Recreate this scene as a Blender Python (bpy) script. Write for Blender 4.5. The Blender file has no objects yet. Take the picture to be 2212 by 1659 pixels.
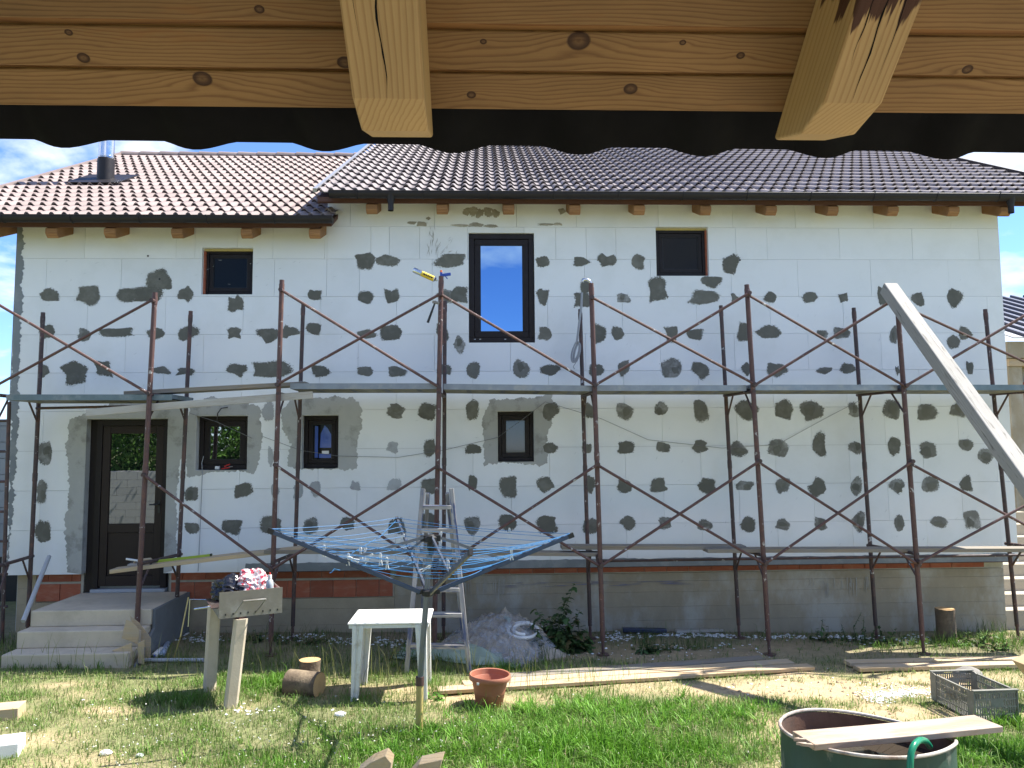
import bpy, bmesh, math, random
import numpy as np
from mathutils import Vector, Matrix, noise as mnoise

R = math.radians
rng = random.Random(7)
nrng = np.random.RandomState(11)
scene = bpy.context.scene
COL = scene.collection

# ------------------------------------------------------------------ camera
CAM_H, YAW, PITCH, ROLL = 2.36, R(2.2), R(4.7), R(0.45)
FPX = 1661.0                                   # focal length in pixels of a 2212 px wide frame
_f = Vector((math.sin(YAW) * math.cos(PITCH), math.cos(YAW) * math.cos(PITCH), math.sin(PITCH)))
_r0 = Vector((math.cos(YAW), -math.sin(YAW), 0))
_u0 = _r0.cross(_f)
_r = _r0 * math.cos(ROLL) - _u0 * math.sin(ROLL)
_u = _u0 * math.cos(ROLL) + _r0 * math.sin(ROLL)
EYE = Vector((0, 0, CAM_H))
cd = bpy.data.cameras.new('camera')
cd.sensor_width = 36.0
cd.lens = 36.0 * FPX / 2212.0
cd.clip_start = 0.05
cd.clip_end = 3000
cam = bpy.data.objects.new('camera', cd)
cam.matrix_world = Matrix((( _r.x, _u.x, -_f.x, 0), (_r.y, _u.y, -_f.y, 0), (_r.z, _u.z, -_f.z, CAM_H), (0, 0, 0, 1)))
COL.objects.link(cam)
scene.camera = cam

# ------------------------------------------------------------------ sky, sun, exposure
SUN = Vector((0.66, 0.20, 1.0)).normalized()    # towards the sun
sun_el = math.asin(SUN.z)
sun_rot = math.atan2(SUN.x, SUN.y)
w = bpy.data.worlds.new('World'); scene.world = w; w.use_nodes = True
nt = w.node_tree; nt.nodes.clear()
N = nt.nodes.new; L = nt.links.new
sky = N('ShaderNodeTexSky'); sky.sky_type = 'NISHITA'; sky.sun_disc = False
sky.sun_elevation = sun_el; sky.sun_rotation = sun_rot
sky.air_density = 1.0; sky.dust_density = 0.0; sky.ozone_density = 5.0; sky.altitude = 900
tc = N('ShaderNodeTexCoord')
sep = N('ShaderNodeSeparateXYZ'); L(tc.outputs['Generated'], sep.inputs[0])
zz = N('ShaderNodeMath'); zz.operation = 'ADD'; L(sep.outputs[2], zz.inputs[0]); zz.inputs[1].default_value = 0.25
zm = N('ShaderNodeMath'); zm.operation = 'MAXIMUM'; L(zz.outputs[0], zm.inputs[0]); zm.inputs[1].default_value = 0.05
dx = N('ShaderNodeMath'); dx.operation = 'DIVIDE'; L(sep.outputs[0], dx.inputs[0]); L(zm.outputs[0], dx.inputs[1])
dy = N('ShaderNodeMath'); dy.operation = 'DIVIDE'; L(sep.outputs[1], dy.inputs[0]); L(zm.outputs[0], dy.inputs[1])
cx = N('ShaderNodeCombineXYZ'); L(dx.outputs[0], cx.inputs[0]); L(dy.outputs[0], cx.inputs[1]); cx.inputs[2].default_value = 86.72
cn = N('ShaderNodeTexNoise'); L(cx.outputs[0], cn.inputs['Vector'])
cn.inputs['Scale'].default_value = 1.55; cn.inputs['Detail'].default_value = 9; cn.inputs['Roughness'].default_value = 0.56; cn.inputs['Distortion'].default_value = 0.25
cr = N('ShaderNodeValToRGB'); L(cn.outputs['Fac'], cr.inputs[0])
cr.color_ramp.elements[0].position = 0.50; cr.color_ramp.elements[0].color = (0, 0, 0, 1)
cr.color_ramp.elements[1].position = 0.64; cr.color_ramp.elements[1].color = (1, 1, 1, 1)
tint = N('ShaderNodeMix'); tint.data_type = 'RGBA'; tint.blend_type = 'MULTIPLY'; tint.inputs[0].default_value = 1.0
L(sky.outputs[0], tint.inputs[6]); tint.inputs[7].default_value = (0.80, 0.92, 1.13, 1)
hz = N('ShaderNodeMath'); hz.operation = 'GREATER_THAN'; L(sep.outputs[2], hz.inputs[0]); hz.inputs[1].default_value = 0.0
hm = N('ShaderNodeMath'); hm.operation = 'MULTIPLY'; L(cr.outputs[0], hm.inputs[0]); L(hz.outputs[0], hm.inputs[1])
mx = N('ShaderNodeMix'); mx.data_type = 'RGBA'
L(hm.outputs[0], mx.inputs[0]); L(tint.outputs[2], mx.inputs[6]); mx.inputs[7].default_value = (6.3, 6.5, 6.9, 1)
bg = N('ShaderNodeBackground'); L(mx.outputs[2], bg.inputs[0]); bg.inputs[1].default_value = 0.10
wo = N('ShaderNodeOutputWorld'); L(bg.outputs[0], wo.inputs[0])

sl = bpy.data.lights.new('sun', 'SUN'); sl.energy = 5.0; sl.angle = R(0.53); sl.color = (1.0, 0.955, 0.87)
so = bpy.data.objects.new('sun', sl); so.rotation_euler = (-SUN).to_track_quat('-Z', 'Y').to_euler()
so.location = (20, 6, 30); COL.objects.link(so)

vs = scene.view_settings
vs.view_transform = 'Standard'; vs.look = 'None'; vs.gamma = 1.0; vs.use_curve_mapping = False
vs.exposure = 1.34
scene.render.engine = 'CYCLES'
scene.cycles.max_bounces = 8; scene.cycles.diffuse_bounces = 5; scene.cycles.glossy_bounces = 4
scene.cycles.transparent_max_bounces = 8
scene.cycles.use_denoising = True
scene.cycles.sample_clamp_indirect = 6.0

# ------------------------------------------------------------------ placing
def ray(px, py):
    return _f * FPX + _r * (px - 1106) + _u * (829.5 - py)
def P(px, py, Y):
    "point on the vertical plane at distance Y"
    d = ray(px, py); return EYE + d * (Y / d.y)
def GH(x, y):
    "ground height"
    h = -0.016 * (x + 1.5)
    h = max(-0.16, min(0.12, h))
    if y > 2.5: h += 0.018 * mnoise.noise(Vector((x * 0.9, y * 0.9, 0))) + 0.012 * mnoise.noise(Vector((x * 3.1, y * 3.1, 4)))
    return h
def G(px, py, dz=0.0):
    "point on the ground seen at a pixel"
    z = 0.0
    for _ in range(5):
        d = ray(px, py); p = EYE + d * ((z - CAM_H) / d.z); z = GH(p.x, p.y)
    p.z = z + dz
    return p
WALL = 10.09
def W(px, py, off=0.0):
    p = P(px, py, WALL); return Vector((p.x, p.y - off, p.z))

# ------------------------------------------------------------------ mesh builder
def V3(*a): return Vector(a)
class MB:
    def __init__(s):
        s.v = []; s.f = []; s.g = []; s.m = []
    def add(s, vs, fs, gs=None, mi=0):
        o = len(s.v)
        s.v += [tuple(v) for v in vs]; s.g += [tuple(q) for q in (gs or vs)]
        s.f += [tuple(i + o for i in q) for q in fs]; s.m += [mi] * len(fs)
        return s
    def frame(s, o, ex, ey, ez, lo, hi, mi=0):
        "box in a local frame"
        r = (rng.uniform(-9, 9), rng.uniform(-9, 9), rng.uniform(-9, 9))
        vs = []; gs = []
        for k in range(8):
            c = [hi[i] if (k >> i) & 1 else lo[i] for i in range(3)]
            vs.append(o + ex * c[0] + ey * c[1] + ez * c[2]); gs.append((c[0] + r[0], c[1] + r[1], c[2] + r[2]))
        return s.add(vs, [(0, 2, 3, 1), (4, 5, 7, 6), (0, 1, 5, 4), (2, 6, 7, 3), (0, 4, 6, 2), (1, 3, 7, 5)], gs, mi)
    def box(s, x0, x1, y0, y1, z0, z1, mi=0):
        return s.frame(Vector((0, 0, 0)), V3(1, 0, 0), V3(0, 1, 0), V3(0, 0, 1), (x0, y0, z0), (x1, y1, z1), mi)
    def beam(s, a, b, wd, ht, up=(0, 0, 1), mi=0):
        a = Vector(a); b = Vector(b); d = (b - a); l = d.length; d.normalize()
        up = Vector(up); sd = d.cross(up)
        if sd.length < 1e-4: sd = d.cross(Vector((0, 1, 0)))
        sd.normalize(); up = sd.cross(d)
        return s.frame(a, d, sd, up, (0, -wd / 2, -ht / 2), (l, wd / 2, ht / 2), mi)
    def tube(s, pts, r, n=8, mi=0, caps=True):
        pts = [Vector(p) for p in pts]; m = len(pts)
        rs = r if isinstance(r, (list, tuple)) else [r] * m
        vs = []; gs = []; fs = []; ro = rng.uniform(-9, 9); acc = 0
        pu = None
        for i, p in enumerate(pts):
            d = (pts[min(i + 1, m - 1)] - pts[max(i - 1, 0)]).normalized()
            if pu is None:
                pu = Vector((0, 0, 1)) if abs(d.z) < 0.9 else Vector((0, 1, 0))
            a = d.cross(pu).normalized(); b = a.cross(d); pu = b
            if i: acc += (p - pts[i - 1]).length
            for k in range(n):
                t = 2 * math.pi * k / n
                vs.append(p + (a * math.cos(t) + b * math.sin(t)) * rs[i])
                gs.append((acc + ro, rs[i] * math.cos(t), rs[i] * math.sin(t)))
        for i in range(m - 1):
            for k in range(n):
                k2 = (k + 1) % n
                fs.append((i * n + k, i * n + k2, (i + 1) * n + k2, (i + 1) * n + k))
        if caps:
            fs.append(tuple(range(n - 1, -1, -1))); fs.append(tuple((m - 1) * n + k for k in range(n)))
        return s.add(vs, fs, gs, mi)
    def lathe(s, c, prof, n=28, mi=0, ax=None, wob=None):
        "prof: (radius, height) pairs from c along z (or the frame ax)"
        c = Vector(c); ex, ey, ez = ax or (V3(1, 0, 0), V3(0, 1, 0), V3(0, 0, 1))
        vs = []; fs = []; gs = []
        for r, h in prof:
            for k in range(n):
                t = 2 * math.pi * k / n
                q = wob(t, r, h) if wob else (r * math.cos(t), r * math.sin(t), h)
                vs.append(c + ex * q[0] + ey * q[1] + ez * q[2]); gs.append((h, r * math.cos(t), r * math.sin(t)))
        for i in range(len(prof) - 1):
            for k in range(n):
                k2 = (k + 1) % n
                fs.append((i * n + k, i * n + k2, (i + 1) * n + k2, (i + 1) * n + k))
        return s.add(vs, fs, gs, mi)
    def prism(s, poly, vec, mi=0):
        n = len(poly); poly = [Vector(p) for p in poly]; vec = Vector(vec)
        r = Vector((rng.uniform(-9, 9), rng.uniform(-9, 9), 0))
        vs = poly + [p + vec for p in poly]
        fs = [tuple(range(n - 1, -1, -1)), tuple(range(n, 2 * n))] + [(i, (i + 1) % n, (i + 1) % n + n, i + n) for i in range(n)]
        return s.add(vs, fs, [v + r for v in vs], mi)
    def mesh(s, name, mats, smooth=False):
        me = bpy.data.meshes.new(name)
        me.from_pydata(s.v, [], s.f)
        at = me.attributes.new('gco', 'FLOAT_VECTOR', 'POINT')
        at.data.foreach_set('vector', np.array(s.g, dtype=np.float32).ravel())
        for m in (mats if isinstance(mats, (list, tuple)) else [mats]): me.materials.append(m)
        if any(s.m): me.polygons.foreach_set('material_index', s.m)
        if smooth: me.polygons.foreach_set('use_smooth', [True] * len(me.polygons))
        me.update()
        return me
    def build(s, name, mats, parent=None, smooth=False, bevel=0.0, recalc=True):
        a = np.array(s.v); c = Vector(((a[:, 0].min() + a[:, 0].max()) / 2, (a[:, 1].min() + a[:, 1].max()) / 2, a[:, 2].min()))
        s.v = [(p[0] - c.x, p[1] - c.y, p[2] - c.z) for p in s.v]
        me = s.mesh(name, mats, smooth)
        if recalc:
            bm = bmesh.new(); bm.from_mesh(me); bmesh.ops.recalc_face_normals(bm, faces=bm.faces[:]); bm.to_mesh(me); bm.free()
        if smooth: me.set_sharp_from_angle(angle=R(42))
        return link(name, me, parent, c, bevel)
_wl = {}
def link(name, me, parent, c, bevel=0.0):
    o = bpy.data.objects.new(name, me); COL.objects.link(o)
    c = Vector(c); _wl[o.name] = c
    if parent is not None:
        o.parent = parent; o.location = c - _wl[parent.name]
    else: o.location = c
    if bevel:
        b = o.modifiers.new('bevel', 'BEVEL'); b.width = bevel; b.segments = 2; b.limit_method = 'ANGLE'
    return o
def tag(o, label=None, cat=None, group=None, kind=None):
    if label: o['label'] = label
    if cat: o['category'] = cat
    if group: o['group'] = group
    if kind: o['kind'] = kind
    return o
def thing(name, label, cat, loc, group=None):
    o = bpy.data.objects.new(name, None); COL.objects.link(o); o.empty_display_size = 0.1
    o.location = loc; _wl[o.name] = Vector(loc)
    return tag(o, label, cat, group)

# ------------------------------------------------------------------ materials
def _new(name):
    m = bpy.data.materials.new(name); m.use_nodes = True
    nt = m.node_tree; b = nt.nodes['Principled BSDF']
    return m, nt, b
def _noise(nt, vec, scale, detail=5, rough=0.6, dist=0.0):
    n = nt.nodes.new('ShaderNodeTexNoise'); n.inputs['Scale'].default_value = scale
    n.inputs['Detail'].default_value = detail; n.inputs['Roughness'].default_value = rough; n.inputs['Distortion'].default_value = dist
    if vec is not None: nt.links.new(vec, n.inputs['Vector'])
    return n.outputs['Fac']
def _ramp(nt, fac, stops):
    r = nt.nodes.new('ShaderNodeValToRGB'); nt.links.new(fac, r.inputs[0])
    e = r.color_ramp.elements
    while len(e) < len(stops): e.new(0.5)
    for k, (p, c) in enumerate(stops):
        e[k].position = p; e[k].color = (c[0], c[1], c[2], 1) if not isinstance(c, (int, float)) else (c, c, c, 1)
    return r.outputs[0]
def _mix(nt, fac, a, b, mode='MIX'):
    m = nt.nodes.new('ShaderNodeMix'); m.data_type = 'RGBA'; m.blend_type = mode
    for ix, val in ((0, fac), (6, a), (7, b)):
        sock = m.inputs[ix]
        if isinstance(val, (int, float)): sock.default_value = val if ix == 0 else (val, val, val, 1)
        elif isinstance(val, (tuple, list)): sock.default_value = (val[0], val[1], val[2], 1)
        else: nt.links.new(val, sock)
    return m.outputs[2]
def _math(nt, op, a, b=None):
    m = nt.nodes.new('ShaderNodeMath'); m.operation = op
    for k, v in ((0, a), (1, b)):
        if v is None: continue
        if isinstance(v, (int, float)): m.inputs[k].default_value = v
        else: nt.links.new(v, m.inputs[k])
    return m.outputs[0]
def _bump(nt, b, h, dist=0.004, strength=0.6):
    n = nt.nodes.new('ShaderNodeBump'); n.inputs['Distance'].default_value = dist; n.inputs['Strength'].default_value = strength
    nt.links.new(h, n.inputs['Height']); nt.links.new(n.outputs[0], b.inputs['Normal'])
def _pos(nt):
    return nt.nodes.new('ShaderNodeNewGeometry').outputs['Position']
def _scale(nt, vec, s):
    m = nt.nodes.new('ShaderNodeMapping'); nt.links.new(vec, m.inputs[0]); m.inputs['Scale'].default_value = s
    return m.outputs[0]

def plain(name, col, rough=0.6, metal=0.0, var=0.25, scale=14, stain=None, stain_scale=2.5, stain_cut=(0.5, 0.68), bump=0.003, bscale=60, spec=0.5, rand=0.0, ior=1.5, stretch=None):
    m, nt, b = _new(name)
    p = _pos(nt)
    if stretch: p = _scale(nt, p, stretch)
    c = _mix(nt, _noise(nt, p, scale), tuple(x * (1 - var) for x in col), tuple(min(1, x * (1 + var)) for x in col))
    if stain is not None:
        f = _ramp(nt, _noise(nt, p, stain_scale, 7, 0.65), [(stain_cut[0], 0.0), (stain_cut[1], 1.0)])
        c = _mix(nt, f, c, stain)
    if rand:
        oi = nt.nodes.new('ShaderNodeObjectInfo')
        k = nt.nodes.new('ShaderNodeMapRange'); nt.links.new(oi.outputs['Random'], k.inputs[0]); k.inputs[3].default_value = 1 - rand; k.inputs[4].default_value = 1 + rand
        cb = nt.nodes.new('ShaderNodeCombineColor'); [nt.links.new(k.outputs[0], cb.inputs[i]) for i in range(3)]
        c = _mix(nt, 1.0, c, cb.outputs[0], 'MULTIPLY')
    nt.links.new(c, b.inputs['Base Color'])
    b.inputs['Metallic'].default_value = metal; b.inputs['IOR'].default_value = ior
    b.inputs['Specular IOR Level'].default_value = spec
    rr = _ramp(nt, _noise(nt, p, scale * 0.7), [(0.3, max(0, rough - 0.1)), (0.7, min(1, rough + 0.1))])
    nt.links.new(rr, b.inputs['Roughness'])
    if bump: _bump(nt, b, _noise(nt, p, bscale, 6), bump)
    return m

def wood(name, light, dark, freq=70, amp=2.2, knots=0.0, weather=None, rough=0.75, contrast=0.8, stain=None, stain_cut=(0.55, 0.7)):
    "grain follows the piece: attribute gco, x along the length in metres"
    m, nt, b = _new(name)
    a = nt.nodes.new('ShaderNodeAttribute'); a.attribute_name = 'gco'
    vec = a.outputs['Vector']
    sp = nt.nodes.new('ShaderNodeSeparateXYZ'); nt.links.new(vec, sp.inputs[0])
    warp = _noise(nt, _scale(nt, vec, (1.3, 7, 7)), 1.0, 2, 0.45)
    fld = _math(nt, 'ADD', _math(nt, 'MULTIPLY', _math(nt, 'ADD', sp.outputs[1], _math(nt, 'MULTIPLY', sp.outputs[2], 0.7)), freq), _math(nt, 'MULTIPLY', warp, amp * 4))
    kmask = None
    if knots:
        vo = nt.nodes.new('ShaderNodeTexVoronoi'); vo.inputs['Scale'].default_value = 1.0
        nt.links.new(_scale(nt, vec, (2.6 * knots, 5.0 * knots, 5.0 * knots)), vo.inputs['Vector'])
        d = vo.outputs['Distance']
        kmask = _ramp(nt, d, [(0.05, 1.0), (0.085, 0.0)])
        halo = _ramp(nt, d, [(0.03, 1.0), (0.38, 0.0)])
        fld = _math(nt, 'ADD', fld, _math(nt, 'MULTIPLY', halo, 3.2))
    fld = _math(nt, 'ADD', fld, _math(nt, 'MULTIPLY', _noise(nt, _scale(nt, vec, (6, 60, 60)), 1.0, 3), 0.5))
    fr = _math(nt, 'FRACT', fld)
    ring = _ramp(nt, fr, [(0.0, 0.0), (0.5, 0.15), (0.82, 1.0), (1.0, 0.0)])
    fib = _noise(nt, _scale(nt, vec, (5, 260, 260)), 1.0, 4, 0.7)
    tone = _noise(nt, _scale(nt, vec, (0.7, 3, 3)), 1.0, 3)
    c = _mix(nt, _math(nt, 'MULTIPLY', ring, contrast), light, dark)
    c = _mix(nt, _math(nt, 'MULTIPLY', fib, 0.35), c, dark)
    c = _mix(nt, 1.0, c, _ramp(nt, tone, [(0.25, 0.72), (0.75, 1.18)]), 'MULTIPLY')
    if kmask is not None: c = _mix(nt, kmask, c, tuple(x * 0.22 for x in dark))
    if weather is not None:
        wm = _ramp(nt, _noise(nt, _scale(nt, vec, (1.6, 9, 9)), 1.0, 6, 0.7), [(0.38, 0.0), (0.62, 1.0)])
        c = _mix(nt, wm, c, weather)
    if stain is not None:
        wm = _ramp(nt, _noise(nt, _scale(nt, vec, (3.5, 28, 28)), 1.0, 5, 0.6), [(stain_cut[0], 0.0), (stain_cut[1], 1.0)])
        c = _mix(nt, wm, c, stain)
    nt.links.new(c, b.inputs['Base Color']); b.inputs['Roughness'].default_value = rough
    b.inputs['Specular IOR Level'].default_value = 0.3
    _bump(nt, b, _math(nt, 'ADD', fib, _math(nt, 'MULTIPLY', ring, -0.4)), 0.0012, 0.6)
    return m

def vcol(name, attr='col', rough=0.8, bump=None, trans=0.0, spec=0.3):
    m, nt, b = _new(name)
    a = nt.nodes.new('ShaderNodeAttribute'); a.attribute_name = attr
    c = a.outputs['Color']
    nt.links.new(c, b.inputs['Base Color']); b.inputs['Roughness'].default_value = rough; b.inputs['Specular IOR Level'].default_value = spec
    if trans:
        t = nt.nodes.new('ShaderNodeBsdfTranslucent'); nt.links.new(c, t.inputs[0])
        ms = nt.nodes.new('ShaderNodeMixShader'); ms.inputs[0].default_value = trans
        out = nt.nodes['Material Output']; nt.links.new(b.outputs[0], ms.inputs[1]); nt.links.new(t.outputs[0], ms.inputs[2]); nt.links.new(ms.outputs[0], out.inputs[0])
    return m, nt, b

M = {}
M['foam'] = plain('foam_white', (0.80, 0.81, 0.80), 0.85, var=0.025, scale=3, stain=(0.70, 0.71, 0.68), stain_scale=1.3, stain_cut=(0.5, 0.85), bump=0.0012, bscale=160, rand=0.03)
M['joint'] = plain('joint_grey', (0.42, 0.42, 0.40), 0.9)
def film_mortar(name, col, col2, rand=0.14):
    "mortar daub that thins out to dragged, broken edges (attribute edge: 1 in the middle)"
    m = plain(name, col, 0.9, var=0.16, scale=11, stain=col2, stain_scale=5.5, stain_cut=(0.50, 0.66), bump=0.004, bscale=60, rand=rand)
    nt = m.node_tree; b = nt.nodes['Principled BSDF']; p = _pos(nt)
    a = nt.nodes.new('ShaderNodeAttribute'); a.attribute_name = 'edge'
    n1 = _noise(nt, _scale(nt, p, (1, 1, 1)), 55, 5, 0.65); n2 = _noise(nt, _scale(nt, p, (40, 10, 190)), 1.0, 3, 0.6)
    v = _math(nt, 'ADD', a.outputs['Fac'], _math(nt, 'MULTIPLY', _math(nt, 'ADD', _math(nt, 'ADD', n1, n2), -1.0), 1.25))
    f = _ramp(nt, v, [(0.36, 0.0), (0.42, 1.0)])
    tr = nt.nodes.new('ShaderNodeBsdfTransparent'); ms = nt.nodes.new('ShaderNodeMixShader')
    nt.links.new(f, ms.inputs[0]); nt.links.new(tr.outputs[0], ms.inputs[1]); nt.links.new(b.outputs[0], ms.inputs[2]); nt.links.new(ms.outputs[0], nt.nodes['Material Output'].inputs[0])
    return m
def mortar(name, col, col2, rand=0.12):
    return plain(name, col, 0.9, var=0.10, scale=9, stain=col2, stain_scale=4.5, stain_cut=(0.52, 0.64), bump=0.003, bscale=70, rand=rand)
M['mortar_d'] = film_mortar('mortar_dark', (0.135, 0.132, 0.108), (0.175, 0.172, 0.145))
M['mortar_m'] = film_mortar('mortar_mid', (0.17, 0.168, 0.145), (0.33, 0.33, 0.31))
M['mortar_l'] = film_mortar('mortar_light', (0.40, 0.41, 0.41), (0.30, 0.30, 0.30))
M['smear'] = mortar('mortar_smear', (0.36, 0.34, 0.29), (0.48, 0.46, 0.41))
M['scuff'] = plain('scuff_grey', (0.52, 0.53, 0.53), 0.9)
M['drip'] = plain('lime_drip', (0.38, 0.365, 0.33), 0.9)
M['chalk'] = plain('chalk_blue', (0.20, 0.19, 0.25), 0.9)
M['mortar_b'] = film_mortar('mortar_brushed', (0.33, 0.30, 0.235), (0.46, 0.43, 0.36))
M['plaster'] = mortar('plaster_grey', (0.43, 0.43, 0.405), (0.30, 0.30, 0.275))
M['plaster_c'] = mortar('plaster_corner', (0.22, 0.24, 0.25), (0.27, 0.29, 0.29))
M['concrete'] = plain('concrete_board', (0.31, 0.265, 0.19), 0.9, var=0.22, scale=6, stain=(0.40, 0.375, 0.32), stain_scale=1.6, stain_cut=(0.47, 0.62), bump=0.006, bscale=35, stretch=(1, 1, 0.55))
M['concrete_tan'] = plain('concrete_tan', (0.40, 0.33, 0.22), 0.9, var=0.16, scale=5, stain=(0.31, 0.255, 0.17), stain_scale=1.8, bump=0.005, bscale=35)
M['step'] = plain('concrete_step', (0.56, 0.48, 0.36), 0.85, var=0.16, scale=7, stain=(0.45, 0.385, 0.285), stain_scale=2.2, bump=0.004, bscale=50)
M['step_side'] = plain('concrete_shaded', (0.15, 0.16, 0.165), 0.9, var=0.15, scale=7, stain=(0.20, 0.21, 0.21))  # shaded flank of the steps, the shade is put into this colour
M['brick'] = plain('brick_red', (0.33, 0.095, 0.048), 0.85, var=0.18, scale=18, stain=(0.36, 0.15, 0.09), stain_scale=5, rand=0.16, bump=0.003, bscale=60, stretch=(1, 1, 3))
M['mortar_joint'] = plain('brick_mortar', (0.40, 0.37, 0.30), 0.95, bump=0.006, bscale=40)
M['tile_g'] = plain('roof_tile_grey_brown', (0.190, 0.162, 0.160), 0.62, var=0.16, scale=25, stain=(0.23, 0.20, 0.195), stain_scale=1.1, rand=0.14, bump=0.0015, bscale=120, spec=0.45)
M['tile'] = plain('roof_tile_brown', (0.235, 0.182, 0.166), 0.62, var=0.14, scale=25, stain=(0.29, 0.235, 0.215), stain_scale=1.1, rand=0.13, bump=0.0015, bscale=120, spec=0.45)
M['gutter'] = plain('gutter_brown', (0.020, 0.017, 0.019), 0.50, var=0.1, bump=0, spec=0.3)
M['frame'] = plain('window_frame_brown', (0.017, 0.0125, 0.0125), 0.5, var=0.12, scale=30, bump=0.0005, spec=0.25)
M['door_brown'] = plain('door_brown', (0.026, 0.017, 0.0145), 0.5, var=0.15, scale=20, bump=0.0005, stretch=(6, 6, 1), spec=0.25)
M['gasket'] = plain('gasket_black', (0.008, 0.008, 0.009), 0.5, bump=0)
def glass(name, col, ior, rough=0.01):
    m, nt, b = _new(name); b.inputs['Base Color'].default_value = (*col, 1); b.inputs['Roughness'].default_value = rough
    b.inputs['IOR'].default_value = ior; b.inputs['Specular IOR Level'].default_value = 0.5
    p = _pos(nt); _bump(nt, b, _noise(nt, p, 1.3, 2), 0.004, 0.2)
    return m
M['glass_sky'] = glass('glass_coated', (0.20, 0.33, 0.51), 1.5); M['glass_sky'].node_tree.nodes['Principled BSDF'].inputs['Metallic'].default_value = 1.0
M['glass_blue'] = glass('glass_dark_blue', (0.014, 0.026, 0.075), 1.7, 0.04)  # pane with an even dark blue base colour
M['glass'] = glass('glass_dark', (0.008, 0.010, 0.012), 4.0)
M['glass_dim'] = glass('glass_dim', (0.006, 0.007, 0.008), 1.25, 0.08)
M['pane_blue'] = plain('pane_blue_gloss', (0.035, 0.085, 0.36), 0.15, var=0.05, bump=0)
M['white'] = plain('white_plastic', (0.72, 0.72, 0.70), 0.45, var=0.04, stain=(0.55, 0.54, 0.50), stain_scale=6, stain_cut=(0.58, 0.75), bump=0.0008)
M['rust'] = plain('rusty_steel', (0.105, 0.055, 0.048), 0.55, var=0.35, scale=30, stain=(0.165, 0.075, 0.05), stain_scale=9, stain_cut=(0.55, 0.72), bump=0.0015, bscale=90, metal=0.15)
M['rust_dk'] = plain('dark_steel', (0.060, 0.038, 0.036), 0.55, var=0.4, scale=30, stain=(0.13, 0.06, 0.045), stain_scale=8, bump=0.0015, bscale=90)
# splashes of mortar on the tubes
for k in ('rust', 'rust_dk'):
    nt_ = M[k].node_tree; b_ = nt_.nodes['Principled BSDF']; src = b_.inputs['Base Color'].links[0].from_socket
    f_ = _ramp(nt_, _noise(nt_, _pos(nt_), 13, 4, 0.7), [(0.635, 0.0), (0.66, 1.0)])
    nt_.links.new(_mix(nt_, f_, src, (0.42, 0.40, 0.38)), b_.inputs['Base Color'])
M['galv'] = plain('galvanised_deck', (0.27, 0.30, 0.34), 0.42, metal=0.6, var=0.25, scale=10, stain=(0.36, 0.36, 0.35), stain_scale=5, bump=0.0015)
M['galv_under'] = plain('deck_underside', (0.17, 0.16, 0.11), 0.6, metal=0.3, var=0.3, scale=8, stain=(0.25, 0.24, 0.2), stain_scale=4)
M['deck_blue'] = plain('deck_blue_paint', (0.15, 0.20, 0.225), 0.5, metal=0.3, var=0.3, scale=10, stain=(0.25, 0.27, 0.28), stain_scale=5)
M['steel'] = plain('steel_bright', (0.62, 0.64, 0.66), 0.22, metal=1.0, var=0.06, bump=0.0004)
M['steel_grey'] = plain('steel_sheet', (0.24, 0.22, 0.185), 0.5, metal=0.45, var=0.25, scale=9, stain=(0.34, 0.33, 0.30), stain_scale=5, bump=0.001)
M['alu'] = plain('aluminium_blue_grey', (0.16, 0.18, 0.22), 0.38, metal=0.8, var=0.12, bump=0)
M['arm'] = plain('airer_arm_navy', (0.045, 0.070, 0.125), 0.4, var=0.12, metal=0.3, bump=0)
M['cord_blue'] = plain('cord_blue', (0.035, 0.16, 0.36), 0.45, var=0.1, bump=0)
M['black'] = plain('black_plastic', (0.012, 0.012, 0.013), 0.45, bump=0)
M['terracotta'] = plain('terracotta_plastic', (0.36, 0.13, 0.075), 0.6, var=0.08, stain=(0.42, 0.20, 0.13), stain_scale=5, bump=0.001)
M['soffit'] = wood('pine_orange', (0.26, 0.13, 0.040), (0.12, 0.046, 0.011), freq=62, amp=1.1, knots=0.8, contrast=0.7)
M['rafter'] = wood('pine_pale', (0.46, 0.315, 0.145), (0.27, 0.15, 0.056), freq=75, amp=0.7, contrast=0.6)
M['rafter_st'] = wood('pine_pale_stained', (0.46, 0.315, 0.145), (0.27, 0.15, 0.056), freq=75, amp=0.7, contrast=0.6)
M['rafter_red'] = wood('rafter_tail_brown', (0.37, 0.20, 0.09), (0.20, 0.09, 0.036), freq=60, amp=1.2)
M['fascia'] = plain('fascia_red_brown', (0.10, 0.042, 0.028), 0.7, var=0.2)
M['plank'] = wood('plank_weathered', (0.31, 0.255, 0.185), (0.18, 0.145, 0.10), weather=(0.235, 0.22, 0.195), freq=55, amp=1.2)
M['plank_new'] = wood('plank_pine', (0.62, 0.46, 0.27), (0.46, 0.31, 0.16), weather=(0.44, 0.36, 0.26), freq=50, amp=1.0, contrast=0.6)
M['plank_drum'] = wood('plank_cement_splashed', (0.46, 0.33, 0.22), (0.30, 0.19, 0.11), weather=(0.44, 0.36, 0.30), freq=45, amp=1.2, contrast=0.7, stain=(0.30, 0.24, 0.19), stain_cut=(0.52, 0.62))
M['plank_dust'] = wood('plank_cement_dust', (0.46, 0.42, 0.36), (0.32, 0.28, 0.22), weather=(0.44, 0.43, 0.40), freq=50, amp=1.0, contrast=0.5)
M['beam_grey'] = wood('beam_grey', (0.44, 0.42, 0.38), (0.20, 0.185, 0.16), weather=(0.33, 0.315, 0.285), freq=60, amp=0.8, contrast=0.75, stain=(0.13, 0.12, 0.105), stain_cut=(0.58, 0.66))
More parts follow.
